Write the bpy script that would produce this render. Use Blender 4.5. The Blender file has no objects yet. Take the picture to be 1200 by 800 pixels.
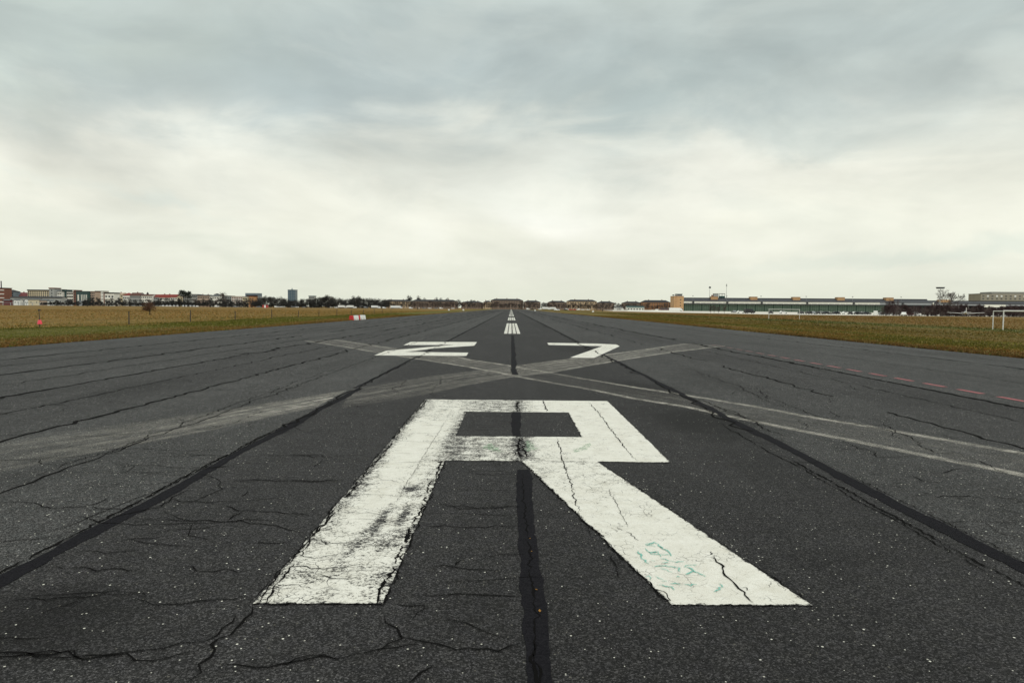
import bpy, bmesh, math, random
import numpy as np
from mathutils import Vector, Matrix
random.seed(7); rng = np.random.default_rng(11)
SC = bpy.context.scene
COL = SC.collection
R = math.radians

# ------------------------------------------------------------------ camera
H = 1.7
al = R(0.5)
x0 = -math.cos(al) - 39*math.sin(al); y0 = 39*math.cos(al) - math.sin(al)
psi = -math.atan2(x0, 800); th = math.atan2(y0, math.hypot(800, x0))
cF = Vector((math.sin(psi)*math.cos(th), math.cos(psi)*math.cos(th), -math.sin(th)))
cR0 = Vector((math.cos(psi), -math.sin(psi), 0)); cU0 = cR0.cross(cF)
cR = math.cos(al)*cR0 + math.sin(al)*cU0
cU = -math.sin(al)*cR0 + math.cos(al)*cU0
cam = bpy.data.cameras.new('camera'); co = bpy.data.objects.new('camera', cam); COL.objects.link(co)
cam.sensor_width = 36; cam.lens = 24; cam.clip_start = 0.05; cam.clip_end = 12000
M = Matrix((cR, cU, -cF)).transposed().to_4x4(); M.translation = (0, 0, H)
co.matrix_world = M
SC.camera = co

def G(px, py):                       # survey helper: a spot on the ground seen in the photo
    d = cF + cR*((px-600)/800) + cU*((400-py)/800)
    t = -H/d.z
    return (d.x*t, d.y*t)
def at(px, py, D):                   # survey helper: position X and height Z at distance D
    d = cF + cR*((px-600)/800) + cU*((400-py)/800)
    t = D/d.y
    return d.x*t, H + d.z*t

# ------------------------------------------------------------------ nodes
class NT:
    def __init__(s, tree): s.t = tree; s.n = tree.nodes; s.l = tree.links
    def node(s, typ, **kw):
        n = s.n.new(typ)
        for k, v in kw.items(): setattr(n, k, v)
        return n
    def put(s, sock, v):
        if isinstance(v, bpy.types.NodeSocket): s.l.new(v, sock)
        elif v is not None:
            if isinstance(v, (tuple, list)) and len(v) == 3 and sock.type == 'RGBA': v = (*v, 1)
            sock.default_value = v
    def math(s, op, a, b=None, c=None, clamp=False):
        n = s.node('ShaderNodeMath', operation=op, use_clamp=clamp)
        s.put(n.inputs[0], a)
        if b is not None: s.put(n.inputs[1], b)
        if c is not None: s.put(n.inputs[2], c)
        return n.outputs[0]
    def vmath(s, op, a, b=None):
        n = s.node('ShaderNodeVectorMath', operation=op); s.put(n.inputs[0], a)
        if b is not None:
            if op == 'SCALE': s.put(n.inputs['Scale'], b)
            else: s.put(n.inputs[1], b)
        return n.outputs['Value'] if op in ('LENGTH', 'DISTANCE', 'DOT_PRODUCT') else n.outputs[0]
    def mix(s, f, a, b, blend='MIX'):
        n = s.node('ShaderNodeMix', data_type='RGBA', blend_type=blend)
        s.put(n.inputs[0], f); s.put(n.inputs[6], a); s.put(n.inputs[7], b)
        return n.outputs[2]
    def noise(s, vec, scale, detail=3, rough=.55, dist=0):
        n = s.node('ShaderNodeTexNoise'); s.put(n.inputs['Vector'], vec)
        n.inputs['Scale'].default_value = scale; n.inputs['Detail'].default_value = detail
        n.inputs['Roughness'].default_value = rough; n.inputs['Distortion'].default_value = dist
        return n.outputs[0]
    def vor(s, vec, scale, feature='F1'):
        n = s.node('ShaderNodeTexVoronoi', feature=feature); s.put(n.inputs['Vector'], vec)
        n.inputs['Scale'].default_value = scale
        return n.outputs
    def map(s, v, a, b, c=0., d=1., smooth=False):
        n = s.node('ShaderNodeMapRange', interpolation_type='SMOOTHSTEP' if smooth else 'LINEAR')
        s.put(n.inputs[0], v)
        for i, k in enumerate((a, b, c, d)): s.put(n.inputs[1+i], k)
        return n.outputs[0]
    def ramp(s, v, stops, interp='LINEAR'):
        n = s.node('ShaderNodeValToRGB'); cr = n.color_ramp; cr.interpolation = interp
        while len(cr.elements) < len(stops): cr.elements.new(.5)
        for e, (p, c) in zip(cr.elements, stops):
            e.position = p; e.color = (*c, 1) if len(c) == 3 else c
        s.put(n.inputs[0], v)
        return n.outputs[0]
    def obj(s): return s.node('ShaderNodeTexCoord').outputs['Object']
    def xyz(s, v):
        n = s.node('ShaderNodeSeparateXYZ'); s.put(n.inputs[0], v); return n.outputs
    def comb(s, x, y, z=0.):
        n = s.node('ShaderNodeCombineXYZ'); s.put(n.inputs[0], x); s.put(n.inputs[1], y); s.put(n.inputs[2], z)
        return n.outputs[0]
    def attr(s, name): return s.node('ShaderNodeAttribute', attribute_name=name).outputs

def newmat(name):
    m = bpy.data.materials.new(name); m.use_nodes = True
    t = NT(m.node_tree); b = m.node_tree.nodes['Principled BSDF']
    return m, t, b

def mat(name, col, rough=.7, amp=.18, scale=.8, metal=0., spec=.3, alt=None):
    m, t, b = newmat(name)
    P = t.obj()
    n1 = t.noise(P, scale, 5, .6); n2 = t.noise(P, scale*7, 4, .6)
    n = t.math('ADD', t.math('MULTIPLY', n1, .65), t.math('MULTIPLY', n2, .35))
    f = t.map(n, .3, .7)
    lo = tuple(c*(1-amp) for c in col); hi = tuple(min(1, c*(1+amp)) for c in (alt or col))
    t.put(b.inputs['Base Color'], t.mix(f, lo, hi))
    t.put(b.inputs['Roughness'], t.map(n2, .3, .7, max(.02, rough-.1), min(1, rough+.1)))
    b.inputs['Metallic'].default_value = metal
    b.inputs['Specular IOR Level'].default_value = spec
    return m

# ------------------------------------------------------------------ asphalt
def smoothlanes(t, X):
    # paving lanes of different age: tone by lateral position
    def u(x): return (x+24)/48
    st = [(-24, 1.25), (-15.45, 1.3), (-15.35, 1.18), (-12.15, 1.2), (-12.05, 1.26), (-9.3, 1.24), (-9.2, 1.1), (-6.3, 1.12),
          (-6.2, 1.3), (-3.2, 1.25), (-3.1, .87), (0.1, .86), (.16, .80), (3.35, .80), (3.45, 1.2), (6.4, 1.15), (6.5, 1.08), (9.1, 1.05),
          (9.2, 1.22), (15.4, 1.3), (15.5, 1.42), (24, 1.35)]
    return t.ramp(t.map(X, -24, 24), [(u(x), ((1.08+(v-1.08)*1.35)/2,)*3) for x, v in st])

def asphalt_nodes(t):
    P = t.obj(); s = t.xyz(P)
    lane = t.math('MULTIPLY', t.xyz(smoothlanes(t, s[0]))[0], 2)
    big = t.noise(t.comb(s[0], t.math('MULTIPLY', s[1], .18)), .55, 5, .6)
    mid = t.noise(P, 2.2, 5, .65)
    strk = t.noise(t.comb(t.math('MULTIPLY', s[0], 2.2), t.math('MULTIPLY', s[1], .05)), 1.0, 4, .6)
    f = t.math('MULTIPLY', lane, t.map(big, .27, .73, .78, 1.26))
    f = t.math('MULTIPLY', f, t.map(mid, .25, .75, .82, 1.18))
    f = t.math('MULTIPLY', f, t.map(strk, .3, .7, .90, 1.10))
    # oil and rubber stains with a shape of their own
    wob = t.math('MULTIPLY', t.math('SUBTRACT', t.noise(P, 1.1, 4, .6), .5), .9)
    for cx, cy, rx, ry, k in ((3.0, 10.5, 1.15, 1.8, .58), (2.9, 28.6, 1.3, 4.2, .42), (2.9, 14.6, 1.2, 2.2, .45), (-2.6, 3.6, .9, .55, .5), (-9.5, 10.8, .8, 1.5, .3), (-7.7, 14, .9, 2.5, .22), (8.2, 13, 1.1, 2, .2), (-5.0, 20, 1.0, 4, .22), (2.2, 4.6, .5, .35, .22),
                              (-4.0, 42, 1.1, 4, .25), (4.6, 16.5, 1.2, 3.0, .16), (1.25, 6.1, .35, .3, .15)):
        dx = t.math('DIVIDE', t.math('SUBTRACT', s[0], cx), rx); dy = t.math('DIVIDE', t.math('SUBTRACT', s[1], cy), ry)
        d = t.math('ADD', t.math('SQRT', t.math('ADD', t.math('MULTIPLY', dx, dx), t.math('MULTIPLY', dy, dy))), wob)
        f = t.math('MULTIPLY', f, t.map(d, .25, 1.15, 1-k, 1., True))
    # fine connected crack network of the old surface, densest in the older lanes
    nw = t.node('ShaderNodeTexNoise'); t.put(nw.inputs['Vector'], P); nw.inputs['Scale'].default_value = 2.6; nw.inputs['Detail'].default_value = 6; nw.inputs['Roughness'].default_value = .65
    wp = t.vmath('ADD', t.comb(t.math('MULTIPLY', s[0], .55), t.math('MULTIPLY', s[1], 1.25)), t.vmath('SCALE', nw.outputs[1], .34))
    gate = t.map(t.math('ADD', t.noise(P, .45, 4, .6), t.math('MULTIPLY', t.math('SUBTRACT', lane, 1), .12)), .47, .60)
    gate = t.math('MULTIPLY', gate, t.math('SUBTRACT', 1, t.math('MULTIPLY', t.math('MULTIPLY', t.map(s[0], .15, .4), t.map(s[0], 3.5, 3.2)), .85)))
    for sc, wd, k in ((1.0, .0075, .72), (2.6, .010, .45)):
        ed = t.vor(wp, sc, 'DISTANCE_TO_EDGE')[0]
        f = t.math('MULTIPLY', f, t.math('SUBTRACT', 1, t.math('MULTIPLY', t.math('MULTIPLY', t.map(ed, wd*.35, wd, 1, 0), gate), k)))
    v = t.vor(P, 105); v2 = t.vor(P, 230)
    r1 = t.xyz(v[1]); r2 = t.xyz(v2[1])
    ag = t.math('MULTIPLY', t.map(t.math('POWER', r1[0], 2.6), 0, 1, .45, 2.75), t.map(t.math('POWER', r2[0], 1.5), 0, 1, .42, 2.0))
    f = t.math('MULTIPLY', f, ag)
    col = t.mix(t.map(t.math('ADD', lane, t.math('MULTIPLY', t.math('SUBTRACT', big, .5), .5)), .8, 1.25), (.0318, .0308, .0326), (.0318, .0326, .0325))
    col = t.mix(t.map(t.noise(P, 9, 3), .3, .7), col, (.0352, .0340, .0334))
    col = t.vmath('SCALE', col, f)
    # pale stones exposed at the surface
    st = t.vor(P, 52); rs = t.xyz(st[1])
    ld = t.math('ADD', t.math('MULTIPLY', t.math('SUBTRACT', s[0], 1.755), .978), t.math('MULTIPLY', t.math('SUBTRACT', s[1], 3.86), .208))
    chip = t.math('MULTIPLY', t.math('MULTIPLY', t.map(t.math('ABSOLUTE', t.math('SUBTRACT', ld, .07)), .02, .17, 1, 0), t.map(s[1], 3.5, 3.8)), t.map(s[1], 7.2, 6.0))
    dens = t.math('ADD', t.map(lane, .85, 1.22, .932, .845), t.math('SUBTRACT', t.map(t.noise(P, .9, 4, .7), .3, .7, .03, -.045), t.math('MULTIPLY', chip, .16)))
    pick = t.math('GREATER_THAN', rs[0], dens)
    rad = t.map(t.math('POWER', rs[1], 2), 0, 1, .15, .36)
    spot = t.math('MULTIPLY', pick, t.map(t.math('SUBTRACT', st[0], rad), -.05, .03, 1, 0))
    scol = t.ramp(rs[2], [(0, (.10, .095, .08)), (.45, (.22, .21, .185)), (.8, (.5, .49, .43)), (1, (.8, .79, .70))])
    col = t.mix(spot, col, scol)
    hgt = t.math('ADD', t.math('MULTIPLY', v[0], -.6), t.math('MULTIPLY', v2[0], -.3))
    return P, s, col, hgt

def asphalt_mat():
    m, t, b = newmat('asphalt')
    P, s, col, hgt = asphalt_nodes(t)
    t.put(b.inputs['Base Color'], col)
    b.inputs['Roughness'].default_value = .78
    b.inputs['Specular IOR Level'].default_value = .13
    bp = t.node('ShaderNodeBump'); bp.inputs['Strength'].default_value = .55; bp.inputs['Distance'].default_value = .006
    t.put(bp.inputs['Height'], hgt); t.put(b.inputs['Normal'], bp.outputs[0])
    return m

def paint_mat(name='white_paint', col=(.83, .82, .755), dirt=(.65, .63, .55)):
    m, t, b = newmat(name)
    P, s, acol, hgt = asphalt_nodes(t)
    e = t.attr('edge')['Fac']; w = t.attr('wear')['Fac']; we = t.attr('edgewear')['Fac']
    nA = t.noise(t.comb(t.math('MULTIPLY', s[0], .8), t.math('MULTIPLY', s[1], 1.15)), 38, 7, .78); nB = t.noise(P, 7, 6, .68); nC = t.noise(P, 75, 3, .6)
    v = t.math('ADD', t.math('ADD', t.math('MULTIPLY', nA, .5), t.math('MULTIPLY', nB, .28)), t.math('MULTIPLY', t.noise(P, 95, 4, .7), .22))
    thr = t.math('SUBTRACT', .667, t.math('MULTIPLY', w, .235))
    off = t.map(t.math('SUBTRACT', v, thr), -.012, .022)
    # crazing in the paint film
    warp = t.vmath('ADD', P, t.vmath('SCALE', t.node('ShaderNodeTexNoise').outputs[1], .0))
    nv = t.node('ShaderNodeTexNoise'); t.put(nv.inputs['Vector'], P); nv.inputs['Scale'].default_value = 9
    warp = t.vmath('ADD', P, t.vmath('SCALE', nv.outputs[1], .09))
    for sc, wid, gate in ((7.5, .020, .60), (17, .040, .60)):
        d = t.vor(warp, sc, 'DISTANCE_TO_EDGE')[0]
        g = t.map(t.math('ADD', t.noise(P, 2.3+sc*.1, 4, .6), t.math('MULTIPLY', w, .26)), gate, gate+.16)
        ln = t.math('MULTIPLY', t.map(d, wid*.4, wid, 1, 0), g)
        off = t.math('MAXIMUM', off, ln)
    # broken rim
    rim = t.math('MULTIPLY', we, t.map(t.math('ADD', t.math('MULTIPLY', nA, .5), t.math('MULTIPLY', nB, .5)), .46, .66, -.02, .11))
    rimv = t.math('ADD', rim, t.map(nC, .3, .7, -.004, .012))
    off = t.math('MAXIMUM', off, t.map(t.math('SUBTRACT', e, rimv), -.006, .006, 1, 0))
    pc = t.mix(t.map(t.math('ADD', t.math('MULTIPLY', nB, .5), t.math('MULTIPLY', nA, .5)), .36, .66), col, dirt)
    pc = t.mix(t.map(t.noise(P, 160, 2), .52, .72, 0, .6), pc, (.40, .375, .32))
    pc = t.mix(t.map(t.noise(P, 3.1, 6, .7), .50, .72, 0, .45), pc, (.55, .52, .43))
    t.put(b.inputs['Base Color'], t.mix(off, pc, acol))
    t.put(b.inputs['Roughness'], t.map(off, 0, 1, .62, .8))
    b.inputs['Specular IOR Level'].default_value = .3
    bp = t.node('ShaderNodeBump'); bp.inputs['Strength'].default_value = .5; bp.inputs['Distance'].default_value = .006
    t.put(bp.inputs['Height'], t.math('SUBTRACT', t.math('MULTIPLY', hgt, .5), t.math('MULTIPLY', off, .6)))
    t.put(b.inputs['Normal'], bp.outputs[0])
    return m

def band_mat():
    m, t, b = newmat('worn_line')
    uv = t.node('ShaderNodeUVMap').outputs[0]; s = t.xyz(uv)
    P = t.obj(); fade = t.attr('fade')['Fac']; fill = t.attr('fill')['Fac']; ed = t.attr('rail')['Fac']
    V = s[1]
    wob = t.math('MULTIPLY', t.math('SUBTRACT', t.noise(t.comb(t.math('MULTIPLY', s[0], .6), 0.), 1, 3), .5), .06)
    V2 = t.math('ADD', V, wob)
    def line(c, w): return t.map(t.math('ABSOLUTE', t.math('SUBTRACT', V2, c)), w*.35, w, 1, 0, True)
    rails = t.math('MULTIPLY', t.math('MAXIMUM', line(.11, .085), line(.89, .085)), t.math('MULTIPLY', ed, t.map(t.noise(t.comb(t.math('MULTIPLY', s[0], .8), V), 1, 4, .7), .35, .6, .45, .9)))
    strk = t.noise(t.comb(t.math('MULTIPLY', s[0], .22), t.math('MULTIPLY', V, 13)), 1, 4, .65)
    stp = t.math('MULTIPLY', t.math('MAXIMUM', t.math('MAXIMUM', line(.27, .05), line(.46, .06)), line(.68, .07)), t.map(t.noise(t.comb(t.math('MULTIPLY', s[0], .35), t.math('MULTIPLY', V, 3)), 1, 3), 0.36, .66, .08, .5))
    body = t.math('MULTIPLY', t.math('ADD', t.math('MULTIPLY', t.map(strk, .34, .66), .75), stp), fill)
    softv = t.math('MULTIPLY', t.map(V, 0, .12, 0, 1, True), t.map(V, .88, 1, 1, 0, True))
    a = t.math('MAXIMUM', rails, t.math('MULTIPLY', body, softv))
    grit = t.map(t.math('ADD', t.math('MULTIPLY', t.noise(P, 60, 3, .6), .5), t.math('MULTIPLY', t.noise(P, 4, 4, .6), .5)), .38, .60, .12, 1.25)
    a = t.math('MULTIPLY', t.math('MULTIPLY', a, grit), fade, clamp=True)
    pc = t.mix(t.noise(P, 40, 3), (.36, .335, .285), (.56, .53, .47))
    t.put(b.inputs['Base Color'], pc); b.inputs['Roughness'].default_value = .8
    t.put(b.inputs['Alpha'], a)
    return m

def tar_mat():
    m, t, b = newmat('bitumen_seal')
    P = t.obj()
    n = t.noise(P, 30, 5, .65); g = t.vor(P, 110)
    f = t.math('ADD', t.math('MULTIPLY', n, .6), t.math('MULTIPLY', t.xyz(g[1])[0], .4))
    t.put(b.inputs['Base Color'], t.mix(t.map(f, .3, .7), (.0070, .0068, .0088), (.0145, .0140, .0168)))
    b.inputs['Roughness'].default_value = .8; b.inputs['Specular IOR Level'].default_value = .04
    bp = t.node('ShaderNodeBump'); bp.inputs['Strength'].default_value = .4; bp.inputs['Distance'].default_value = .004
    t.put(bp.inputs['Height'], f); t.put(b.inputs['Normal'], bp.outputs[0])
    return m

# lateral zones of the grass strips (distance from the runway edge line)
ZL = [(-110, (0.239, 0.137, 0.040)), (-60, (0.263, 0.151, 0.042)), (-42, (0.239, 0.146, 0.040)), (-35.5, (0.215, 0.140, 0.035)), (-33.6, (0.279, 0.182, 0.052)),
      (-32.6, (0.087, 0.096, 0.012)), (-28, (0.116, 0.114, 0.016)), (-25.5, (0.092, 0.102, 0.013)), (-23, (0.147, 0.100, 0.022)), (-21.2, (0.201, 0.114, 0.032)), (-20, (0.160, 0.087, 0.024))]
ZR = [(19.3, (0.144, 0.075, 0.021)), (20.5, (0.205, 0.111, 0.028)), (22.5, (0.177, 0.111, 0.024)), (25, (0.111, 0.111, 0.015)), (29, (0.168, 0.109, 0.026)), (35, (0.125, 0.091, 0.019)), (41, (0.160, 0.104, 0.023)),
      (43.5, (0.059, 0.074, 0.009)), (50.5, (0.055, 0.068, 0.009)), (52, (0.177, 0.111, 0.028)), (58, (0.205, 0.114, 0.034)), (110, (0.211, 0.118, 0.035))]
def zone_cols(x):
    x = np.asarray(x)
    out = np.zeros(x.shape+(3,))
    for Z, msk in ((ZL, x < 0), (ZR, x >= 0)):
        xs = [z[0] for z in Z]
        for c in range(3): out[..., c] = np.where(msk, np.interp(x, xs, [z[1][c] for z in Z]), out[..., c])
    return out

def grass_mat():
    m, t, b = newmat('grass_ground')
    P = t.obj(); s = t.xyz(P)
    wob = t.math('MULTIPLY', t.math('SUBTRACT', t.noise(t.comb(s[0], t.math('MULTIPLY', s[1], .4)), .12, 5, .6), .5), 7)
    X = t.math('ADD', s[0], wob)
    def u(x): return (x+110)/220
    stops = [(u(x), c) for x, c in ZL] + [(u(x), c) for x, c in ZR]
    base = t.ramp(t.map(X, -110, 110), stops)
    n1 = t.noise(P, .25, 6, .62); n2 = t.noise(P, 2.4, 6, .7); n3 = t.noise(P, 16, 4, .7)
    sw = t.noise(t.comb(t.math('MULTIPLY', s[0], .33), t.math('MULTIPLY', s[1], .02)), 1, 5, .7)
    base = t.mix(t.map(sw, .40, .62, 0, .6), base, t.vmath('SCALE', base, .55)); base = t.mix(t.map(sw, .48, .36, 0, .5), base, t.vmath('SCALE', base, 1.35))
    base = t.mix(t.map(n1, .42, .62, 0, .5), base, (.135, .118, .035))
    base = t.mix(t.map(n2, .45, .7, 0, .6), base, (.215, .152, .058))
    base = t.mix(t.map(n3, .5, .75, 0, .75), base, (.060, .050, .018))
    t.put(b.inputs['Base Color'], base); b.inputs['Roughness'].default_value = .95; b.inputs['Specular IOR Level'].default_value = .1
    bp = t.node('ShaderNodeBump'); bp.inputs['Strength'].default_value = .9; bp.inputs['Distance'].default_value = .12
    t.put(bp.inputs['Height'], t.math('ADD', n2, t.math('MULTIPLY', n3, .5))); t.put(b.inputs['Normal'], bp.outputs[0])
    return m

def tuft_mat():
    m, t, b = newmat('grass_blades')
    c = t.attr('tone')['Color']
    t.put(b.inputs['Base Color'], c); b.inputs['Roughness'].default_value = .85; b.inputs['Specular IOR Level'].default_value = .15
    return m

MT = {}
MT['asphalt'] = asphalt_mat(); MT['paint'] = paint_mat(); MT['band'] = band_mat(); MT['tar'] = tar_mat()
MT['grass'] = grass_mat(); MT['tuft'] = tuft_mat()
MT['crack'] = mat('crack_gap', (.0045, .0042, .0042), .95, .2, 20, spec=.05)
MT['red_dash'] = mat('red_road_paint', (.40, .085, .085), .7, .45, 14)
MT['teal_spray'] = None
MT['concrete'] = mat('apron_concrete', (.62, .59, .52), .85, .18, .08)
MT['track'] = mat('taxiway_asphalt', (.12, .118, .115), .85, .12, .05)
# ------------------------------------------------------------------ meshes
def link(o, parent=None):
    COL.objects.link(o)
    if parent is not None: o.parent = parent
    return o
def mesh_obj(name, verts, faces, mats, parent=None, midx=None, smooth=False):
    me = bpy.data.meshes.new(name)
    me.from_pydata([tuple(v) for v in verts], [], [tuple(f) for f in faces])
    if not isinstance(mats, (list, tuple)): mats = [mats]
    for m in mats: me.materials.append(m)
    if midx is not None: me.polygons.foreach_set('material_index', np.asarray(midx, dtype=np.int32))
    if smooth: me.polygons.foreach_set('use_smooth', np.ones(len(me.polygons), dtype=bool))
    me.update()
    return link(bpy.data.objects.new(name, me), parent)
def thing(name, label, cat, loc=(0, 0, 0), rz=0., group=None, parent=None):
    o = bpy.data.objects.new(name, None); o.location = loc; o.rotation_euler = (0, 0, rz); o.empty_display_size = .3
    return tag(link(o, parent), label, cat, group)
def tag(o, label, cat=None, group=None, kind=None):
    o['label'] = label
    if cat: o['category'] = cat
    if group: o['group'] = group
    if kind: o['kind'] = kind
    return o
def dup(root, label, loc=None, rz=None, group=None, scale=None):
    r = root.copy(); COL.objects.link(r)
    if loc is not None: r.location = loc
    if rz is not None: r.rotation_euler = (0, 0, rz)
    if scale is not None: r.scale = scale
    r['label'] = label
    if group: r['group'] = group
    for ch in list(root.children):
        c = ch.copy(); COL.objects.link(c); c.parent = r
        for g in list(ch.children):
            d = g.copy(); COL.objects.link(d); d.parent = c
    return r

class MB:
    def __init__(s): s.v = []; s.f = []; s.m = []
    def face(s, pts, mi=0):
        k = len(s.v); s.v += [tuple(p) for p in pts]; s.f.append(tuple(range(k, k+len(pts)))); s.m.append(mi)
    def box(s, x0, x1, y0, y1, z0, z1, mi=0, c=0.):
        if c <= 0:
            k = len(s.v)
            s.v += [(x, y, z) for z in (z0, z1) for x, y in ((x0, y0), (x1, y0), (x1, y1), (x0, y1))]
            for f in ((3, 2, 1, 0), (4, 5, 6, 7), (0, 1, 5, 4), (1, 2, 6, 5), (2, 3, 7, 6), (3, 0, 4, 7)):
                s.f.append(tuple(k+i for i in f)); s.m.append(mi)
        else:
            pts = [(x0+c, y0), (x1-c, y0), (x1, y0+c), (x1, y1-c), (x1-c, y1), (x0+c, y1), (x0, y1-c), (x0, y0+c)]
            s.prism(pts, z0, z1-c, mi, cap=True)
            ins = [(x0+2*c, y0+c), (x1-2*c, y0+c), (x1-c, y0+2*c), (x1-c, y1-2*c), (x1-2*c, y1-c), (x0+2*c, y1-c), (x0+c, y1-2*c), (x0+c, y0+2*c)]
            k = len(s.v); s.v += [(x, y, z1-c) for x, y in pts] + [(x, y, z1) for x, y in ins]
            for i in range(8):
                j = (i+1) % 8; s.f.append((k+i, k+j, k+8+j, k+8+i)); s.m.append(mi)
            s.f.append(tuple(k+8+i for i in range(8))); s.m.append(mi)
        return s
    def prism(s, pts, z0, z1, mi=0, cap=True):
        n = len(pts); k = len(s.v)
        s.v += [(x, y, z0) for x, y in pts] + [(x, y, z1) for x, y in pts]
        for i in range(n):
            j = (i+1) % n; s.f.append((k+i, k+j, k+n+j, k+n+i)); s.m.append(mi)
        if cap:
            s.f.append(tuple(k+n+i for i in range(n))); s.m.append(mi)
            s.f.append(tuple(k+i for i in reversed(range(n)))); s.m.append(mi)
        return s
    def profile_y(s, pts, y0, y1, mi=0):          # xz outline extruded along y
        n = len(pts); k = len(s.v)
        s.v += [(x, y0, z) for x, z in pts] + [(x, y1, z) for x, z in pts]
        for i in range(n):
            j = (i+1) % n; s.f.append((k+i, k+j, k+n+j, k+n+i)); s.m.append(mi)
        s.f.append(tuple(k+i for i in reversed(range(n)))); s.m.append(mi)
        s.f.append(tuple(k+n+i for i in range(n))); s.m.append(mi)
        return s
    def profile_x(s, pts, x0, x1, mi=0):          # yz outline extruded along x
        n = len(pts); k = len(s.v)
        s.v += [(x0, y, z) for y, z in pts] + [(x1, y, z) for y, z in pts]
        for i in range(n):
            j = (i+1) % n; s.f.append((k+i, k+j, k+n+j, k+n+i)); s.m.append(mi)
        s.f.append(tuple(k+i for i in reversed(range(n)))); s.m.append(mi)
        s.f.append(tuple(k+n+i for i in range(n))); s.m.append(mi)
        return s
    def tube(s, pts, rad, n=6, mi=0, cap=True):
        pts = [Vector(p) for p in pts]
        rad = rad if isinstance(rad, (list, tuple)) else [rad]*len(pts)
        base = len(s.v)
        for i, p in enumerate(pts):
            d = (pts[min(i+1, len(pts)-1)] - pts[max(i-1, 0)]).normalized()
            a = d.cross(Vector((0, 0, 1)) if abs(d.z) < .9 else Vector((1, 0, 0))).normalized(); b = d.cross(a)
            for k in range(n):
                t = 2*math.pi*k/n; q = p + (a*math.cos(t)+b*math.sin(t))*rad[i]; s.v.append(tuple(q))
        for i in range(len(pts)-1):
            for k in range(n):
                j = (k+1) % n
                s.f.append((base+i*n+k, base+i*n+j, base+(i+1)*n+j, base+(i+1)*n+k)); s.m.append(mi)
        if cap:
            s.f.append(tuple(base+k for k in range(n))); s.m.append(mi)
            e = base+(len(pts)-1)*n; s.f.append(tuple(e+k for k in reversed(range(n)))); s.m.append(mi)
        return s
    def cyl(s, c0, c1, r0, r1=None, n=12, mi=0): return s.tube([c0, c1], [r0, r1 if r1 is not None else r0], n, mi)
    def build(s, name, mats, parent=None, smooth=False):
        o = mesh_obj(name, s.v, s.f, mats, parent, s.m, smooth)
        bm = bmesh.new(); bm.from_mesh(o.data); bmesh.ops.recalc_face_normals(bm, faces=bm.faces); bm.to_mesh(o.data); bm.free()
        return o

# ------------------------------------------------------------------ ground, runway, paths
def kind(o, label, k='structure'):
    o['kind'] = k; o['label'] = label; return o

def build_ground():
    xs = np.unique(np.concatenate([np.linspace(-4000, -200, 16), np.linspace(-200, -40, 12), np.linspace(-40, -20.6, 10), [-20.25, -19.9, 19.2, 19.6],
                                   np.linspace(20, 60, 12), np.linspace(60, 200, 10), np.linspace(200, 4000, 16)]))
    ys = np.unique(np.concatenate([np.linspace(-300, 10, 6), np.linspace(10, 140, 40), np.linspace(140, 1000, 30), np.linspace(1000, 9000, 12)]))
    X, Y = np.meshgrid(xs, ys)
    on = (X > -20.1) & (X < 19.4) & (Y < 901)
    Z = np.where(on, -.12, .015 + .03*np.sin(X*.31+1)*np.sin(Y*.11))
    Z = np.where((Y > 160) & ~on, 0, Z)
    n = len(xs)
    v = np.stack([X, Y, Z], -1).reshape(-1, 3)
    f = [(j*n+i, j*n+i+1, (j+1)*n+i+1, (j+1)*n+i) for j in range(len(ys)-1) for i in range(n-1)]
    return kind(mesh_obj('ground', v, f, MT['grass']), 'flat airfield meadow of brown winter grass with greener mown strips along the runway')
build_ground()

def edge_noise(y, s): return .06*math.sin(y*.9+s)+.05*math.sin(y*2.3+2*s)+.03*math.sin(y*5.1)
# ---- cracks are surface pattern of the runway mesh: dark ribbons in the same mesh
class Ribbons:
    def __init__(s): s.v = []; s.f = []
    def add(s, pts, w, z=.006, jit=.25, seg=.05, taper=True, wvar=.6):
        pts = [Vector((p[0], p[1], 0)) for p in pts]
        for _ in range(9):
            out = [pts[0]]; done = True
            for a, b in zip(pts, pts[1:]):
                L = (b-a).length
                if L > seg*2:
                    done = False
                    nrm = Vector((-(b-a).y, (b-a).x, 0)).normalized()
                    k = min(L, .8)
                    out.append((a+b)/2 + nrm*random.gauss(0, jit*k*.22))
                out.append(b)
            pts = out
            if done: break
        n = len(pts); k0 = len(s.v); cur = 1.
        ph = [random.uniform(0, 6.28) for _ in range(4)]
        Q = []
        for i, p in enumerate(pts):
            d = (pts[min(i+1, n-1)]-pts[max(i-1, 0)]); nr = Vector((-d.y, d.x, 0)).normalized() if d.length > 1e-9 else Vector((1, 0, 0))
            Q.append(p + nr*random.gauss(0, min(seg*.30, w*1.2)))
        pts = Q
        for i, p in enumerate(pts):
            d = (pts[min(i+1, n-1)]-pts[max(i-1, 0)])
            nrm = Vector((-d.y, d.x, 0)).normalized() if d.length > 1e-9 else Vector((1, 0, 0))
            cur = .35*cur + .65*(1+random.uniform(-wvar, wvar))
            ww = w*.40*max(.10, cur)
            if taper: ww *= min(1, (min(i, n-1-i)+.5)/(.12*n+1))
            o = random.gauss(0, w*.12)
            s.v += [(*(p+nrm*(ww+o)).xy, z), (*(p-nrm*(ww-o)).xy, z)]
        for i in range(n-1):
            a = k0+2*i; s.f.append((a, a+1, a+3, a+2))
RB = Ribbons()
def trace(org, sc, lists, w, **kw):
    for l in lists:
        P = [G(org[0]+x/sc, org[1]+y/sc) for x, y in l]
        RB.add(P, w, **kw)
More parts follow.
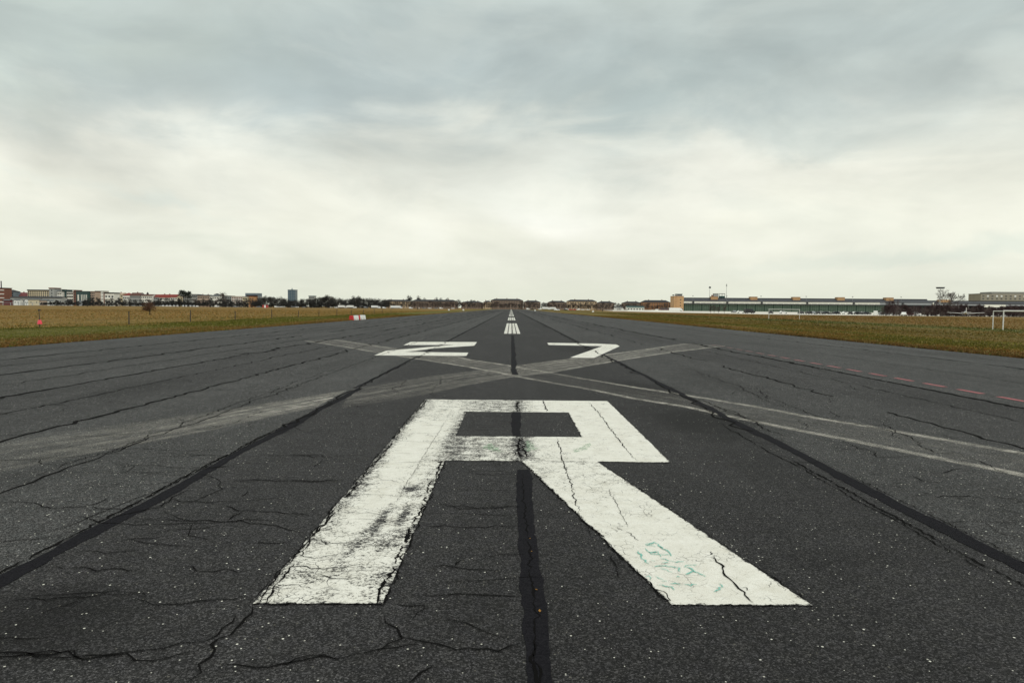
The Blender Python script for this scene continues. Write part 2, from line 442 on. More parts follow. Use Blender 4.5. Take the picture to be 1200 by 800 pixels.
trace((0, 550), 3, [
    [(0, 113), (60, 112), (130, 122), (175, 138), (230, 136), (310, 130), (355, 112), (395, 95)], [(325, 130), (370, 140), (430, 143)],
    [(600, 105), (690, 115), (760, 120), (815, 122)], [(775, 128), (840, 145), (930, 150), (1000, 156), (1080, 158)], [(840, 150), (800, 178)], [(820, 100), (880, 75)],
    [(510, 226), (600, 215), (690, 210), (770, 198)], [(395, 255), (470, 245), (565, 240)], [(200, 338), (280, 345), (350, 352), (430, 350), (500, 350)],
    [(0, 470), (120, 460), (210, 452), (300, 448), (420, 440), (465, 435), (520, 448)], [(465, 458), (540, 478), (640, 475), (700, 465), (780, 460), (860, 450)],
    [(150, 505), (230, 480), (300, 455)], [(540, 495), (560, 478)], [(820, 40), (1000, 42), (1200, 40)],
    [(0, 685), (80, 655), (180, 638), (300, 662), (380, 655), (440, 655), (540, 675), (600, 668), (640, 655), (740, 625)],
    [(185, 655), (260, 668), (330, 660)], [(640, 345), (760, 358), (870, 360)], [(870, 262), (960, 262), (1020, 255)],
    [(745, 610), (790, 560), (840, 515)], [(760, 690), (900, 690), (1000, 692), (1060, 670), (1130, 652), (1200, 665)]], .0125)
trace((0, 550), 3, [[(885, 480), (860, 540), (800, 580), (745, 615), (740, 660), (700, 715), (650, 750)]], .017)
trace((250, 550), 3, [
    [(170, 690), (260, 685), (330, 660), (390, 655), (490, 665), (600, 640), (640, 630), (720, 620)], [(600, 515), (605, 540), (645, 560), (640, 595), (595, 635)],
    [(645, 590), (740, 610), (860, 628), (1000, 635), (1090, 610)], [(640, 478), (700, 485), (740, 478), (720, 505), (690, 530)],
    [(725, 440), (820, 445), (890, 435), (960, 445), (1090, 445)], [(740, 200), (840, 200), (960, 205), (1090, 198)], [(940, 310), (1010, 305), (1090, 296)],
    [(690, 750), (720, 715), (770, 695)], [(780, 120), (850, 130), (940, 140), (1080, 130)], [(850, 340), (870, 320)]], .013)
trace((340, 440), 4, [[(0, 375), (100, 372), (180, 385), (250, 375), (370, 375)], [(150, 395), (110, 430)], [(0, 490), (150, 495), (260, 490)], [(0, 650), (100, 655)],
    [(690, 600), (850, 625), (1000, 615), (1085, 620)], [(200, 180), (330, 182), (430, 186)], [(230, 290), (320, 300), (400, 295)], [(830, 230), (950, 232), (1040, 226)],
    [(840, 460), (960, 464), (1080, 458)], [(540, 20), (480, 60), (500, 75)], [(690, 0), (700, 40), (660, 85), (650, 100)]], .012)
trace((0, 380), 2.9625, [
    [(0, 585), (60, 560), (130, 525), (230, 485), (330, 455), (420, 430), (500, 395), (530, 378), (600, 365), (650, 335), (720, 315), (780, 290), (850, 265), (940, 240), (1020, 200), (1100, 175), (1185, 150)]], .019)
trace((0, 380), 2.9625, [[(220, 388), (350, 388), (450, 380), (530, 378)], [(30, 475), (140, 468), (240, 462), (350, 448), (420, 430)], [(140, 470), (150, 485), (230, 485)],
    [(450, 490), (540, 490), (640, 500), (760, 495), (860, 495)], [(540, 330), (600, 325), (650, 335)], [(480, 288), (560, 290), (640, 288)], [(640, 460), (720, 452), (800, 458)],
    [(580, 458), (640, 455), (720, 455)], [(690, 250), (760, 252)], [(240, 140), (330, 135)], [(760, 215), (840, 222), (900, 215)], [(900, 170), (960, 150), (1000, 150)],
    [(920, 455), (1050, 455), (1140, 465)], [(790, 545), (900, 540), (1050, 548), (1170, 545)]], .012)
trace((800, 380), 2.9625, [[(40, 255), (130, 290), (230, 330), (300, 370), (390, 400)], [(100, 280), (170, 300), (230, 332)]], .022)
trace((800, 380), 2.9625, [[(240, 410), (330, 418)], [(370, 478), (480, 480)], [(640, 440), (600, 425)], [(790, 525), (830, 545), (900, 550)],
    [(780, 600), (880, 598), (1000, 598), (1050, 610)], [(1100, 650), (1180, 655)], [(540, 400), (600, 425), (640, 435), (670, 460), (830, 460)],
    [(900, 450), (1010, 470), (1080, 500), (1130, 520)], [(560, 205), (620, 230), (560, 215)], [(400, 330), (430, 350), (420, 365)],
    [(870, 520), (960, 500), (1040, 520)], [(700, 340), (760, 400), (800, 410)], [(390, 175), (470, 190), (540, 185)], [(450, 150), (520, 175)]], .013)
trace((800, 380), 2.9625, [[(250, 215), (330, 265), (410, 295), (490, 325), (640, 355), (720, 370), (800, 400), (870, 445), (960, 450), (1080, 500)],
    [(0, 150), (90, 180), (180, 210), (280, 260), (360, 290)]], .018)
# thin construction joints and small transverse cracks everywhere else on the runway
for jx, w in ((-17.6, .025), (-15.38, .075), (-13.8, .03), (-12.1, .085), (-10.6, .03), (-9.25, .075), (-7.8, .03), (-6.27, .055), (-4.6, .02), (6.4, .04), (8.0, .02), (9.12, .09), (12.3, .02), (15.5, .06), (17.2, .03), (-3.2, .03), (3.35, .04), (0.12, .022)):
    y = 3.2 if abs(jx) > 4 else (9.5 if abs(jx) > 1 else 44)
    while y < 420:
        L = random.uniform(4, 22)*(1+y/60)
        RB.add([(jx+q, y+L*t) for t, q in ((0, 0), (.3, random.gauss(0, .018)), (.65, random.gauss(0, .018)), (1, 0))], w*1.15*(1+y/36), jit=.018, seg=.09*(1+y/8), wvar=.6, taper=False)
        y += L*random.choice((.99, .99, 1.0, 1.25))
for k in range(806):
    y = 3 + 75*random.random()**1.7; x = random.uniform(-19.5, 19)
    if k >= 760: y = 3.2+11*((k-760)/46); x = random.choice((random.uniform(-3.0, -2.4), random.uniform(-9, -4.4), random.uniform(-.55, -.4)))
    if -2.6 < x < 2.9 and y < 13 and k < 760: continue
    if .2 < x < 3.4 and random.random() < .75: continue
    L = random.uniform(.3, 2.2); a = random.gauss(0, .25) if random.random() < .7 else random.gauss(1.5, .35)
    if k >= 760: a = random.gauss(0, .12); L = random.uniform(.4, .7) if x > -4 else random.uniform(.8, 1.8)
    n = random.randint(3, 5); p = [(x, y)]
    for _ in range(n):
        a += random.gauss(0, .4 if k < 760 else .15); p.append((p[-1][0]+L/n*math.cos(a), p[-1][1]+L/n*math.sin(a)))
    RB.add(p, random.uniform(.006, .013)*(1+y/50), seg=.04*(1+y/6))
    if random.random() < .5 and k < 760:
        q = random.choice(p[1:-1]); b = a+random.choice((-1, 1))*random.uniform(.6, 1.5)
        RB.add([q, (q[0]+.3*math.cos(b), q[1]+.3*math.sin(b)), (q[0]+.55*math.cos(b+.4), q[1]+.55*math.sin(b+.4))], .008*(1+y/60), seg=.04*(1+y/6))
# ragged gaps opened along the rims and seams of the big letter
for a, b, w, z, off in (((-1.46, 3.82), (-1.57, 12.5), .020, .0075, .030), ((-1.46, 3.82), (-1.57, 12.4), .012, .0085, .055), ((-1.46, 3.75), (-1.57, 12.5), .014, .0062, -.008), ((-.72, 3.83), (-.72, 7.5), .026, .0075, -.03), ((-.72, 3.83), (-.72, 7.5), .014, .0062, .006), ((-.72, 9.0), (-.715, 11.1), .016, .0075, -.02),
                   ((-1.46, 3.815), (-.71, 3.83), .014, .0062, .006), ((.94, 3.845), (1.76, 3.855), .010, .0062, .004), ((.93, 3.86), (.13, 7.5), .014, .0062, .004), ((.95, 3.9), (.16, 7.45), .008, .0075, -.02), ((1.76, 3.88), (.985, 7.5), .010, .0062, -.002), ((1.72, 3.95), (.97, 7.5), .007, .0075, .02),
                   ((-.7, 7.51), (.12, 7.515), .009, .0062, 0), ((1.0, 7.52), (1.8, 7.502), .009, .0062, 0), ((1.795, 7.5), (1.805, 12.5), .008, .0062, -.002), ((.945, 9.0), (.945, 11.1), .008, .0062, 0)):
    t = 0.
    while t < 1:
        ln = random.uniform(.04, .22); t1 = min(1, t+ln)
        RB.add([(a[0]+(b[0]-a[0])*q+off+random.gauss(0, .006+abs(off)*.22), a[1]+(b[1]-a[1])*q) for q in np.linspace(t, t1, max(3, int(ln*40)))], w*random.uniform(.5, 1.3), z=z+random.uniform(0, .0006), jit=.10, seg=.022, wvar=.95)
        t = t1 + (random.uniform(-.01, .03) if abs(off) > .01 else 0)
for pts, w, jt in (([(.11, 12.5), (.10, 11.9), (.12, 11.15)], .032, .15), ([(.15, 12.5), (.13, 11.6), (.16, 11.15)], .016, .15), ([(.10, 8.95), (.11, 8.5), (.09, 8.0), (.13, 7.56)], .040, .15), ([(.17, 8.9), (.16, 8.2), (.2, 7.6)], .018, .2), ([(.05, 8.7), (.08, 8.1), (.03, 7.7)], .012, .2),
               ([G(637, 469), G(641, 483)], .016, .03), ([G(652, 512), G(661, 545), G(672, 580), G(680, 604)], .012, .05), ([G(689, 470), G(704, 488), G(722, 512), G(747, 541)], .012, .03),
               ([G(713, 680-30), G(716, 655), G(725, 668)], .009, .1), ([G(720, 665), G(728, 679)], .007, .1), ([G(733, 624), G(741, 626), G(747, 634)], .010, .1),
               ([G(838, 652), G(850, 672), G(862, 686), G(872, 695), G(881, 708)], .014, .06), ([G(868, 690), G(874, 688), G(877, 693)], .006, .2),
               ([G(715, 573), G(722, 590), G(730, 606), G(737, 620)], .005, .1), ([G(680, 604), G(690, 622), G(698, 634)], .005, .1),
               ([G(525, 490), G(505, 520), G(470, 580), G(450, 610)], .004, .04), ([G(398, 601), G(430, 602), G(445, 603)], .007, .1),
               ([G(358, 634), G(376, 634), G(385, 640)], .010, .1), ([G(330, 668), G(352, 664), G(380, 668), G(420, 662)], .009, .15), ([G(345, 650), G(370, 655), G(400, 648)], .006, .2), ([G(372, 672), G(395, 680), G(425, 676)], .006, .2), ([G(320, 690), G(350, 686), G(372, 692)], .006, .2)):
    RB.add(pts, w, z=.0092, jit=jt, seg=.03, wvar=.8)

for q in np.arange(4.2, 12.4, .62):
    yy = q+random.uniform(-.1, .1); xa = -1.5+random.uniform(0, .25); xb = -.74-random.uniform(0, .3)
    RB.add([(xa, yy), ((xa+xb)/2, yy+random.gauss(0, .02)), (xb, yy+random.gauss(0, .04))], random.uniform(.003, .007), z=.0094, jit=.14, seg=.025, wvar=.9)
def build_runway():
    v = []; f = []; mi = []
    ys = np.concatenate([np.arange(-60, 130, .8), np.arange(130, 901, 10)])
    for y in ys:
        v += [(-19.95+edge_noise(y, 1)*1.6, y, 0), (-9, y, 0), (0, y, 0), (9, y, 0), (19.25+edge_noise(y, 4)*1.6, y, 0)]
    for j in range(len(ys)-1):
        for i in range(4):
            a = j*5+i; f.append((a, a+1, a+6, a+5)); mi.append(0)
    k = len(v); v += RB.v
    for q in RB.f: f.append(tuple(k+i for i in q)); mi.append(1)
    return kind(mesh_obj('runway', v, f, [MT['asphalt'], MT['crack']], None, mi), 'wide old asphalt runway, cracked and patched, running straight to the horizon')
runway = build_runway()

def part(o, label=None):
    if label: o['label'] = label
    return o
def fattr(o, name, vals):
    a = o.data.attributes.new(name, 'FLOAT', 'POINT'); a.data.foreach_set('value', np.asarray(vals, dtype=np.float32))
def seg_d(P, a, b):
    a = np.array(a); b = np.array(b); d = b-a; t = np.clip(((P-a)@d)/(d@d), 0, 1)
    return np.linalg.norm(P-(a+t[:, None]*d), axis=1)
def painted(name, quads, outline, step, wear_fn, ew_fn, label, z=.0045, material=None):
    V = []; F = []
    for q in quads:
        q = [np.array(p) for p in q]
        nu = max(2, int(np.linalg.norm(q[1]-q[0])/step)); nv = max(2, int(np.linalg.norm(q[3]-q[0])/step))
        k = len(V)
        for j in range(nv+1):
            for i in range(nu+1):
                u = i/nu; w = j/nv
                V.append((1-u)*(1-w)*q[0]+u*(1-w)*q[1]+u*w*q[2]+(1-u)*w*q[3])
        for j in range(nv):
            for i in range(nu):
                a = k+j*(nu+1)+i; F.append((a, a+1, a+nu+2, a+nu+1))
    P = np.array(V)
    o = mesh_obj(name, np.c_[P, np.full(len(P), z)], F, material or MT['paint'], runway)
    e = np.full(len(P), 9.)
    for loop in outline:
        for a, b in zip(loop, loop[1:]+loop[:1]): e = np.minimum(e, seg_d(P, a, b))
    fattr(o, 'edge', e); fattr(o, 'wear', wear_fn(P)); fattr(o, 'edgewear', ew_fn(P))
    return part(o, label)
# ---- the big letter R
def r_wear(P):
    x, y = P[:, 0], P[:, 1]
    w = np.interp(x, [-1.6, -1.3, -.9, -.7, .0, .13, .35, .6, 1.8], [.82, .52, .52, .66, .66, .80, .55, .34, .26])
    w = np.where((x > .9) & (y > 7.5), .24, w)
    leg = (y < 7.53) & (x > 0); w = np.where(leg, np.interp(y, [3.8, 5.5, 7.5], [.27, .32, .50]), w)
    for cx, cy, rx, ry, k in ((-.93, 6.3, .15, .16, .8), (-1.02, 5.45, .055, .5, .9), (-.86, 5.5, .045, .3, .9), (-1.10, 4.75, .05, .35, .6), (-.9, 4.9, .1, .2, .45), (-.8, 4.2, .1, .2, .35), (-1.2, 4.2, .14, .12, .3),
                              (-1.5, 8.0, .10, 2.5, .35), (-.6, 8.2, .18, .8, .28), (-.78, 8.8, .08, 1.4, .35), (.12, 8.3, .12, .7, .4), (-1.35, 6.3, .1, .4, .4), (-.2, 11.8, .35, .5, .1),
                              (.3, 7.0, .12, .5, .25), (.7, 7.6, .3, .2, .3)):
        w = w + .42*k*np.exp(-((x-cx)/rx)**2-((y-cy)/ry)**2)
    for cx, cy, rx, ry in ((-1.2, 8.3, .2, .5), (-1.18, 7.2, .12, .5), (-1.2, 9.6, .25, .6), (-1.15, 6.0, .14, .5)):
        w = w - .45*np.exp(-((x-cx)/rx)**2-((y-cy)/ry)**2)
    return np.clip(w, 0, .95)
def r_ew(P):
    x, y = P[:, 0], P[:, 1]
    w = np.interp(x, [-1.6, -1.3, -.9, -.7, .2, .5, 1.8], [1., .7, .5, .7, .6, .32, .3])
    return w
rq = [[(-1.46, 3.82), (-.72, 3.835), (-.72, 12.56), (-1.57, 12.56)], [(-.72, 11.1), (.95, 11.1), (.95, 12.55), (-.72, 12.56)], [(.95, 7.53), (1.79, 7.51), (1.80, 12.54), (.95, 12.55)],
      [(-.72, 7.52), (.95, 7.53), (.95, 8.98), (-.72, 8.97)], [(.94, 3.85), (1.755, 3.86), (.975, 7.53), (.13, 7.525)]]
ro = [[(-1.46, 3.82), (-.72, 3.835), (-.72, 7.52), (.13, 7.525), (.94, 3.85), (1.755, 3.86), (.975, 7.53), (1.79, 7.51), (1.80, 12.54), (-1.57, 12.56)],
      [(-.72, 8.97), (.95, 8.98), (.95, 11.1), (-.72, 11.1)]]
letter = painted('painted_letter', rq, ro, .03, r_wear, r_ew, 'large worn white letter R painted on the runway')
# ---- 27
q2 = [[(-4.84, 30.3), (-2.75, 30.9), (-1.66, 33.92), (-4.93, 33.5)], ]
q2 = [[(-4.82, 30.5), (-2.62, 31.15), (-1.68, 33.95), (-4.93, 33.5)],
      [(-1.64, 30.6), (-1.66, 33.95), (-2.62, 31.15), (-2.62, 31.1)],
      [(-4.8, 23.95), (-1.56, 24.05), (-1.6, 25.85), (-4.02, 25.95)]]
# the diagonal stroke of the 2 and the bars, cut so that no two pieces overlap
q2 = [[(-4.82, 30.55), (-2.62, 31.2), (-2.62, 33.82), (-4.93, 33.5)], [(-2.62, 31.2), (-1.63, 30.6), (-1.68, 33.95), (-2.62, 33.82)],
      [(-4.86, 26.45), (-4.02, 25.95), (-3.05, 28.55), (-3.74, 28.82)], [(-3.74, 28.82), (-3.05, 28.55), (-1.63, 30.6), (-2.62, 31.2)], [(-4.8, 23.92), (-4.02, 23.95), (-4.02, 25.95), (-4.86, 26.45)], [(-4.02, 23.95), (-1.56, 24.05), (-1.6, 25.85), (-4.02, 25.95)]]
o2 = [[(-4.82, 30.55), (-2.62, 31.2), (-4.86, 26.45), (-4.8, 23.92), (-1.56, 24.05), (-1.6, 25.85), (-4.02, 25.95), (-3.05, 28.55), (-1.63, 30.6), (-1.68, 33.95), (-4.93, 33.5)]]
painted('painted_digit', q2, o2, .08, lambda P: np.full(len(P), .4), lambda P: np.full(len(P), .3), 'white digit 2 painted ahead of the letter, left of the centre line')
q7 = [[(1.75, 31.75), (4.18, 31.2), (4.18, 33.4), (1.80, 33.8)], [(4.18, 31.2), (4.98, 31.15), (5.08, 32.7), (4.18, 33.4)], [(2.05, 23.66), (2.9, 23.62), (4.98, 31.15), (4.18, 31.2)]]
o7 = [[(1.75, 31.75), (4.18, 31.2), (2.05, 23.66), (2.9, 23.62), (4.98, 31.15), (5.08, 32.7), (4.18, 33.4), (1.80, 33.8)]]
painted('painted_digit', q7, o7, .08, lambda P: np.full(len(P), .4), lambda P: np.full(len(P), .3), 'white digit 7 painted ahead of the letter, right of the centre line')
# ---- centre line stripes
for k in range(17):
    y = 45.3+50*k
    L = 31 if k == 0 else 30; xc = .09 + .0*k; quads = []
    for b in range(4):
        a = xc-.56+b*.29
        quads.append([(a, y), (a+.235, y), (a+.235, y+L), (a, y+L)])
    st = .12 if k == 0 else (.25 if k < 3 else 2.)
    painted('centre_line_stripe', quads, quads, st, lambda P: np.full(len(P), .52), lambda P: np.full(len(P), .25), None, z=.006 if k < 3 else .012)
# ---- red dashes
MTred, t, b = newmat('faded_red_paint')
P, s, ac, hg = asphalt_nodes(t)
n = t.noise(P, 26, 5, .7); fd = t.map(s[1], 12, 44, .57, .36)
t.put(b.inputs['Base Color'], t.mix(t.map(t.math('SUBTRACT', n, fd), -.06, .06), (.36, .075, .085), ac)); b.inputs['Roughness'].default_value = .75
for k in range(18):
    y = 12.95-1.24+1.24*k
    MB().box(9.80, 9.93, y, y+.76, .002, .0045).build('red_dash', MTred, runway)
# ---- bitumen seals over the lane joints
def seal(name, x, y0, y1, w, label, sd, z=.0038, drift=0.):
    v = []; f = []; n = max(8, int((y1-y0)/.06))
    rr = random.Random(sd); cl = cr = 0
    for i in range(n+1):
        t = i/n; y = y0+(y1-y0)*t
        cl = .86*cl+rr.gauss(0, .0055); cr = .86*cr+rr.gauss(0, .0055)
        xx = x + drift*t + .012*math.sin(y*1.7+sd)
        v += [(xx-w/2+cl, y, z), (xx+w/2+cr, y, z)]
    for i in range(n): a = 2*i; f.append((a, a+1, a+3, a+2))
    return part(mesh_obj(name, v, f, MT['tar'], runway), label)
seal('bitumen_seal', .145, 1.5, 7.12, .135, 'dark sealed joint down the middle below the letter', 1, drift=-.01)
seal('bitumen_seal', .10, 9.0, 11.08, .13, 'short sealed joint inside the letter', 2)
seal('bitumen_seal', .10, 17.4, 43, .16, 'sealed joint on the centre line between the digits', 3)
seal('bitumen_seal', -3.10, 2.2, 14.2, .135, 'long sealed joint left of the letter', 4, drift=-.05)
seal('bitumen_seal', -3.24, 14.2, 30, .08, 'thin sealed joint running on towards the digit 2', 5)
seal('bitumen_seal', 3.40, 2.2, 13.6, .15, 'long sealed joint right of the letter', 6, drift=.04)
seal('bitumen_seal', -3.2, 30, 260, .15, 'far sealed joint running from the digit 2 to the horizon', 8, drift=.1)
seal('bitumen_seal', 3.44, 13.6, 60, .12, 'thin sealed joint passing under the digit 7', 9)
seal('bitumen_seal', 3.44, 60, 260, .2, 'far sealed joint right of the centre line, running to the horizon', 10)
seal('bitumen_seal', 9.12, 3, 75, .07, 'thin sealed joint beside the red dashes', 7)
for sx, yy0, yy1, w in ((-3.225, 3, 10, .022), (-3.21, 5, 13.5, .014), (3.20, 3.4, 8.0, .020), (3.13, 4, 10.5, .014), (3.52, 3, 7.2, .010), (.135, 2.2, 7.0, .010), (.13, 2.4, 3.4, .02)):
    n = 16
    r2 = Ribbons()
    r2.add([(sx+random.gauss(0, .012), yy0+(yy1-yy0)*i/n) for i in range(n+1)], w, z=.0062, jit=.035, seg=.03, wvar=.95)
    mesh_obj('joint_crack', r2.v, r2.f, MT['crack'], runway)
# ---- two old crossing lines, mostly worn away
def band(up, lo, label, fades, fills, rails, z):
    up = [Vector(G(*p)) for p in up]; lo = [Vector(G(*p)) for p in lo]
    def samp(pl, n):
        L = [0]
        for a, b in zip(pl, pl[1:]): L.append(L[-1]+(b-a).length)
        out = []
        for k in range(n):
            t = L[-1]*k/(n-1)
            i = max(j for j in range(len(L)-1) if L[j] <= t+1e-9); u = (t-L[i])/(L[i+1]-L[i]); out.append(pl[i].lerp(pl[i+1], u))
        return out, L[-1]
    n = 90; A, LA = samp(up, n); B, LB = samp(lo, n); ny = 8
    v = []; uv = []; fd = []; fl = []; rl = []
    for k in range(n):
        for j in range(ny+1):
            w = -.1+1.2*j/ny; p = A[k].lerp(B[k], w); v.append((p.x, p.y, z)); uv.append((LA*k/(n-1), (w+.1)/1.2))
            t = k/(n-1)
            fd.append(np.interp(t, *zip(*fades))); fl.append(np.interp(t, *zip(*fills))); rl.append(np.interp(t, *zip(*rails)))
    f = [(k*(ny+1)+j, k*(ny+1)+j+1, (k+1)*(ny+1)+j+1, (k+1)*(ny+1)+j) for k in range(n-1) for j in range(ny)]
    o = mesh_obj('worn_line', v, f, MT['band'], runway)
    ul = o.data.uv_layers.new(name='UVMap')
    for lp in o.data.loops: ul.data[lp.index].uv = uv[lp.vertex_index]
    fattr(o, 'fade', fd); fattr(o, 'fill', fl); fattr(o, 'rail', rl)
    return part(o, label)
band([(393.7, 398), (445, 405.7), (533.7, 417.3), (550, 421.2), (599, 428.3), (670, 441), (740, 452.8), (798, 461.7), (880, 475), (958.6, 489.7), (1016, 498.8), (1200, 530.9), (1300, 548)],
     [(357.5, 399.4), (396, 405.2), (435.7, 412), (480, 419.2), (550, 430.2), (603.7, 441), (646.7, 448.8), (693.3, 457), (740, 466.8), (810, 478), (843.9, 486.3), (928, 503), (1036, 524.5), (1200, 557.9), (1300, 578)],
     'pale worn double line crossing from the far left to the near right', [(0, .9), (.3, .75), (.55, .9), (.68, .5), (.78, .9), (1, .8)], [(0, .4), (.45, .65), (.6, .16), (1, .20)], [(0, .9), (1, .9)], .0028)
band([(843.8, 404.2), (800.7, 402.9), (740, 411.5), (693, 417.5), (646.7, 423.2), (607, 428.3), (557, 434.8), (503, 441.5), (433, 453.5), (412, 456.2)],
     [(850, 405.2), (786.7, 412.7), (721, 423), (651, 435.3), (603, 441), (550, 450), (503, 460.5), (440, 471), (400, 477)],
     'pale worn double line crossing from the far right to the centre', [(0, .8), (.45, .9), (.7, .7), (1, .5)], [(0, .35), (.3, .6), (.6, .8), (1, .55)], [(0, .9), (.5, .95), (.72, .7), (1, .15)], .0022)
band([(406, 457.5), (340, 468.7), (250, 483), (130, 500), (0, 516), (-120, 530)], [(370, 477), (330, 485), (250, 503), (150, 522), (60, 540), (-100, 575)],
     'broad pale scuffed patch left of the long sealed joint', [(0, .9), (.4, .75), (.75, .42), (1, .2)], [(0, .95), (.6, .8), (1, .6)], [(0, .45), (1, 0)], .0022)
# ---- teal spray scribble on the leg of the letter
ms, t, b = newmat('teal_spray')
P = t.obj(); t.put(b.inputs['Base Color'], t.mix(t.noise(P, 20, 3), (.10, .42, .35), (.20, .52, .44))); b.inputs['Roughness'].default_value = .6
t.put(b.inputs['Alpha'], t.math('MULTIPLY', t.map(t.noise(P, 45, 4, .7), 0.30, .5), .9))
gr = Ribbons()
for _ in range(26):
    px = random.uniform(752, 835); py = random.uniform(636, 690) ; dx = random.uniform(4, 15); q = [G(px, py), G(px+dx*.6, py+random.uniform(-2, 3)), G(px+dx, py+random.uniform(-1, 5))]
    if py-636 > (px-752)*.95-10 and py-636 < (px-752)*.95+38: gr.add(q, .014, z=.0098, jit=.12, seg=.02, wvar=.7)
for l in ([(470, 270), (500, 258), (545, 290)], [(480, 295), (505, 292)], [(490, 325), (503, 325)], [(500, 345), (540, 340), (585, 350), (590, 365)], [(525, 315), (575, 330)], [(605, 345), (650, 338)],
          [(610, 345), (680, 380)], [(525, 394), (543, 394)], [(715, 435), (735, 425), (733, 405)], [(575, 330), (600, 325)], [(440, 290), (455, 320), (480, 335)], [(520, 275), (560, 300), (550, 310)], [(470, 280), (490, 300), (530, 300)], [(640, 360), (610, 372)]):
    gr.add([G(600+x/3, 550+y/3) for x, y in l], .016, z=.0098, jit=.1, seg=.02, wvar=.6)
part(mesh_obj('graffiti', gr.v, gr.f, ms, letter), 'faint teal spray scribble on the slanting leg of the letter')
ms2, t, b = newmat('green_spray')
P = t.obj(); t.put(b.inputs['Base Color'], (.30, .46, .30)); b.inputs['Roughness'].default_value = .6
t.put(b.inputs['Alpha'], t.math('MULTIPLY', t.map(t.noise(P, 22, 4, .7), .40, .6), .6))
gr = Ribbons()
for l in ([(567, 527), (574, 521), (580, 528), (590, 530)], [(618, 517), (622, 523), (621, 530)], [(670, 530), (684, 526), (692, 520)]):
    gr.add([G(*p) for p in l], .12, z=.0098, jit=.1, seg=.03, wvar=.6)
part(mesh_obj('graffiti', gr.v, gr.f, ms2, letter), 'faded green spray marks across the middle bar of the letter')

# ---- apron and far taxiway
def sheet(name, pts, z, m, label): return kind(mesh_obj(name, [(x, y, z) for x, y in pts], [tuple(range(len(pts)))], m), label)
sheet('apron', [(84, 470), (92, 370), (105, 282), (128, 268), (152, 264), (250, 272), (900, 330), (900, 840), (180, 905), (120, 905), (90, 620)], .05, MT['concrete'], 'broad pale concrete apron in front of the hangar')
sheet('taxiway', [(-900, 690), (-900, 745), (-60, 800), (-60, 770)], .05, MT['track'], 'thin grey perimeter road at the far edge of the left meadow')

lm = mat('dry_leaf', (.30, .15, .03), .8, .3, 40)
for i, (px, py, lab) in enumerate(((632.5, 717, 'largest yellow leaf lying in the sealed joint below the letter'), (628.5, 692, 'small yellow leaf in the sealed joint, second nearest the camera'), (623, 647, 'small yellow leaf in the sealed joint, third nearest the camera'), (621, 632, 'small yellow leaf in the sealed joint, farthest from the camera'))):
    X, Y = G(px, py); r_ = (.010, .006, .007, .006)[i]
    v = [(0, -1.2*r_, .0), (.8*r_, -.3*r_, .004), (.5*r_, .8*r_, .002), (0, 1.3*r_, .006), (-.6*r_, .7*r_, .003), (-.8*r_, -.4*r_, .005), (0, 0, .001)]
    o = mesh_obj('fallen_leaf', v, [(0, 1, 6), (1, 2, 6), (2, 3, 6), (3, 4, 6), (4, 5, 6), (5, 0, 6)], lm)
    md = o.modifiers.new('thick', 'SOLIDIFY'); md.thickness = .0008
    o.location = (X, Y, .0075); o.rotation_euler = (0, 0, i*1.3); tag(o, lab, 'leaf', 'yellow leaves in the sealed joint')

# ================================================================== THINGS
MC = {}
def pm(name, col, **kw):
    if name not in MC: MC[name] = mat(name, col, **kw)
    return MC[name]
glass = pm('dark_window_glass', (.035, .045, .055), rough=.15, amp=.3, spec=.5)
white = pm('white_render', (.76, .75, .69), scale=.2, amp=.10); cream = pm('cream_render', (.60, .52, .36), scale=.2, amp=.1)
pink = pm('pinkish_render', (.47, .36, .28), scale=.2, amp=.1); greyw = pm('grey_render', (.34, .35, .34), scale=.2, amp=.12)
bluegrey = pm('blue_grey_render', (.16, .20, .23), scale=.2, amp=.15); brick = pm('red_brown_brick', (.19, .085, .06), scale=.4, amp=.2)
teal = pm('teal_panel', (.045, .095, .09), scale=.3, amp=.2); redroof = pm('red_roof_tile', (.20, .035, .026), scale=.5, amp=.3)
brownroof = pm('brown_roof_tile', (.10, .045, .035), scale=.5, amp=.3); slate = pm('dark_slate', (.028, .029, .033), scale=.4, amp=.25)
greyroof = pm('grey_sheet_roof', (.12, .13, .135), scale=.3, amp=.2); orangew = pm('orange_render', (.55, .30, .14), scale=.3, amp=.15)
ochre = pm('ochre_stone', (.46, .28, .14), scale=.25, amp=.16); maroonwall = pm('maroon_wall', (.15, .045, .045), scale=.3, amp=.2)
darkgrey = pm('dark_grey_metal', (.04, .042, .045), amp=.2); bluetower = pm('blue_curtain_wall', (.06, .105, .15), scale=.1, amp=.25, rough=.3, spec=.5)
barkm = pm('winter_bark', (.055, .045, .038), scale=2, amp=.3)
twigdark = pm('dark_winter_twigs', (.034, .033, .030), scale=.15, amp=.35); twigbrown = pm('brown_winter_twigs', (.062, .043, .036), scale=.15, amp=.3)
twigmaroon = pm('reddish_winter_twigs', (.060, .036, .036), scale=.2, amp=.3); pinegreen = pm('dark_pine_needles', (.022, .030, .022), scale=.2, amp=.3)
rust = pm('rusty_leaves', (.085, .040, .022), scale=3, amp=.4)
wpaint = pm('white_vehicle_paint', (.78, .78, .75), rough=.35, amp=.05, spec=.5); dpaint = pm('black_vehicle_paint', (.018, .018, .02), rough=.3, amp=.2, spec=.5)
rpaint = pm('red_vehicle_paint', (.42, .03, .03), rough=.35, amp=.1, spec=.5); gpaint = pm('grey_vehicle_paint', (.20, .21, .22), rough=.35, amp=.1, spec=.5)
rubber = pm('tyre_rubber', (.015, .015, .015), rough=.9); steelw = pm('white_steel', (.72, .72, .68), rough=.5, amp=.08, scale=3)
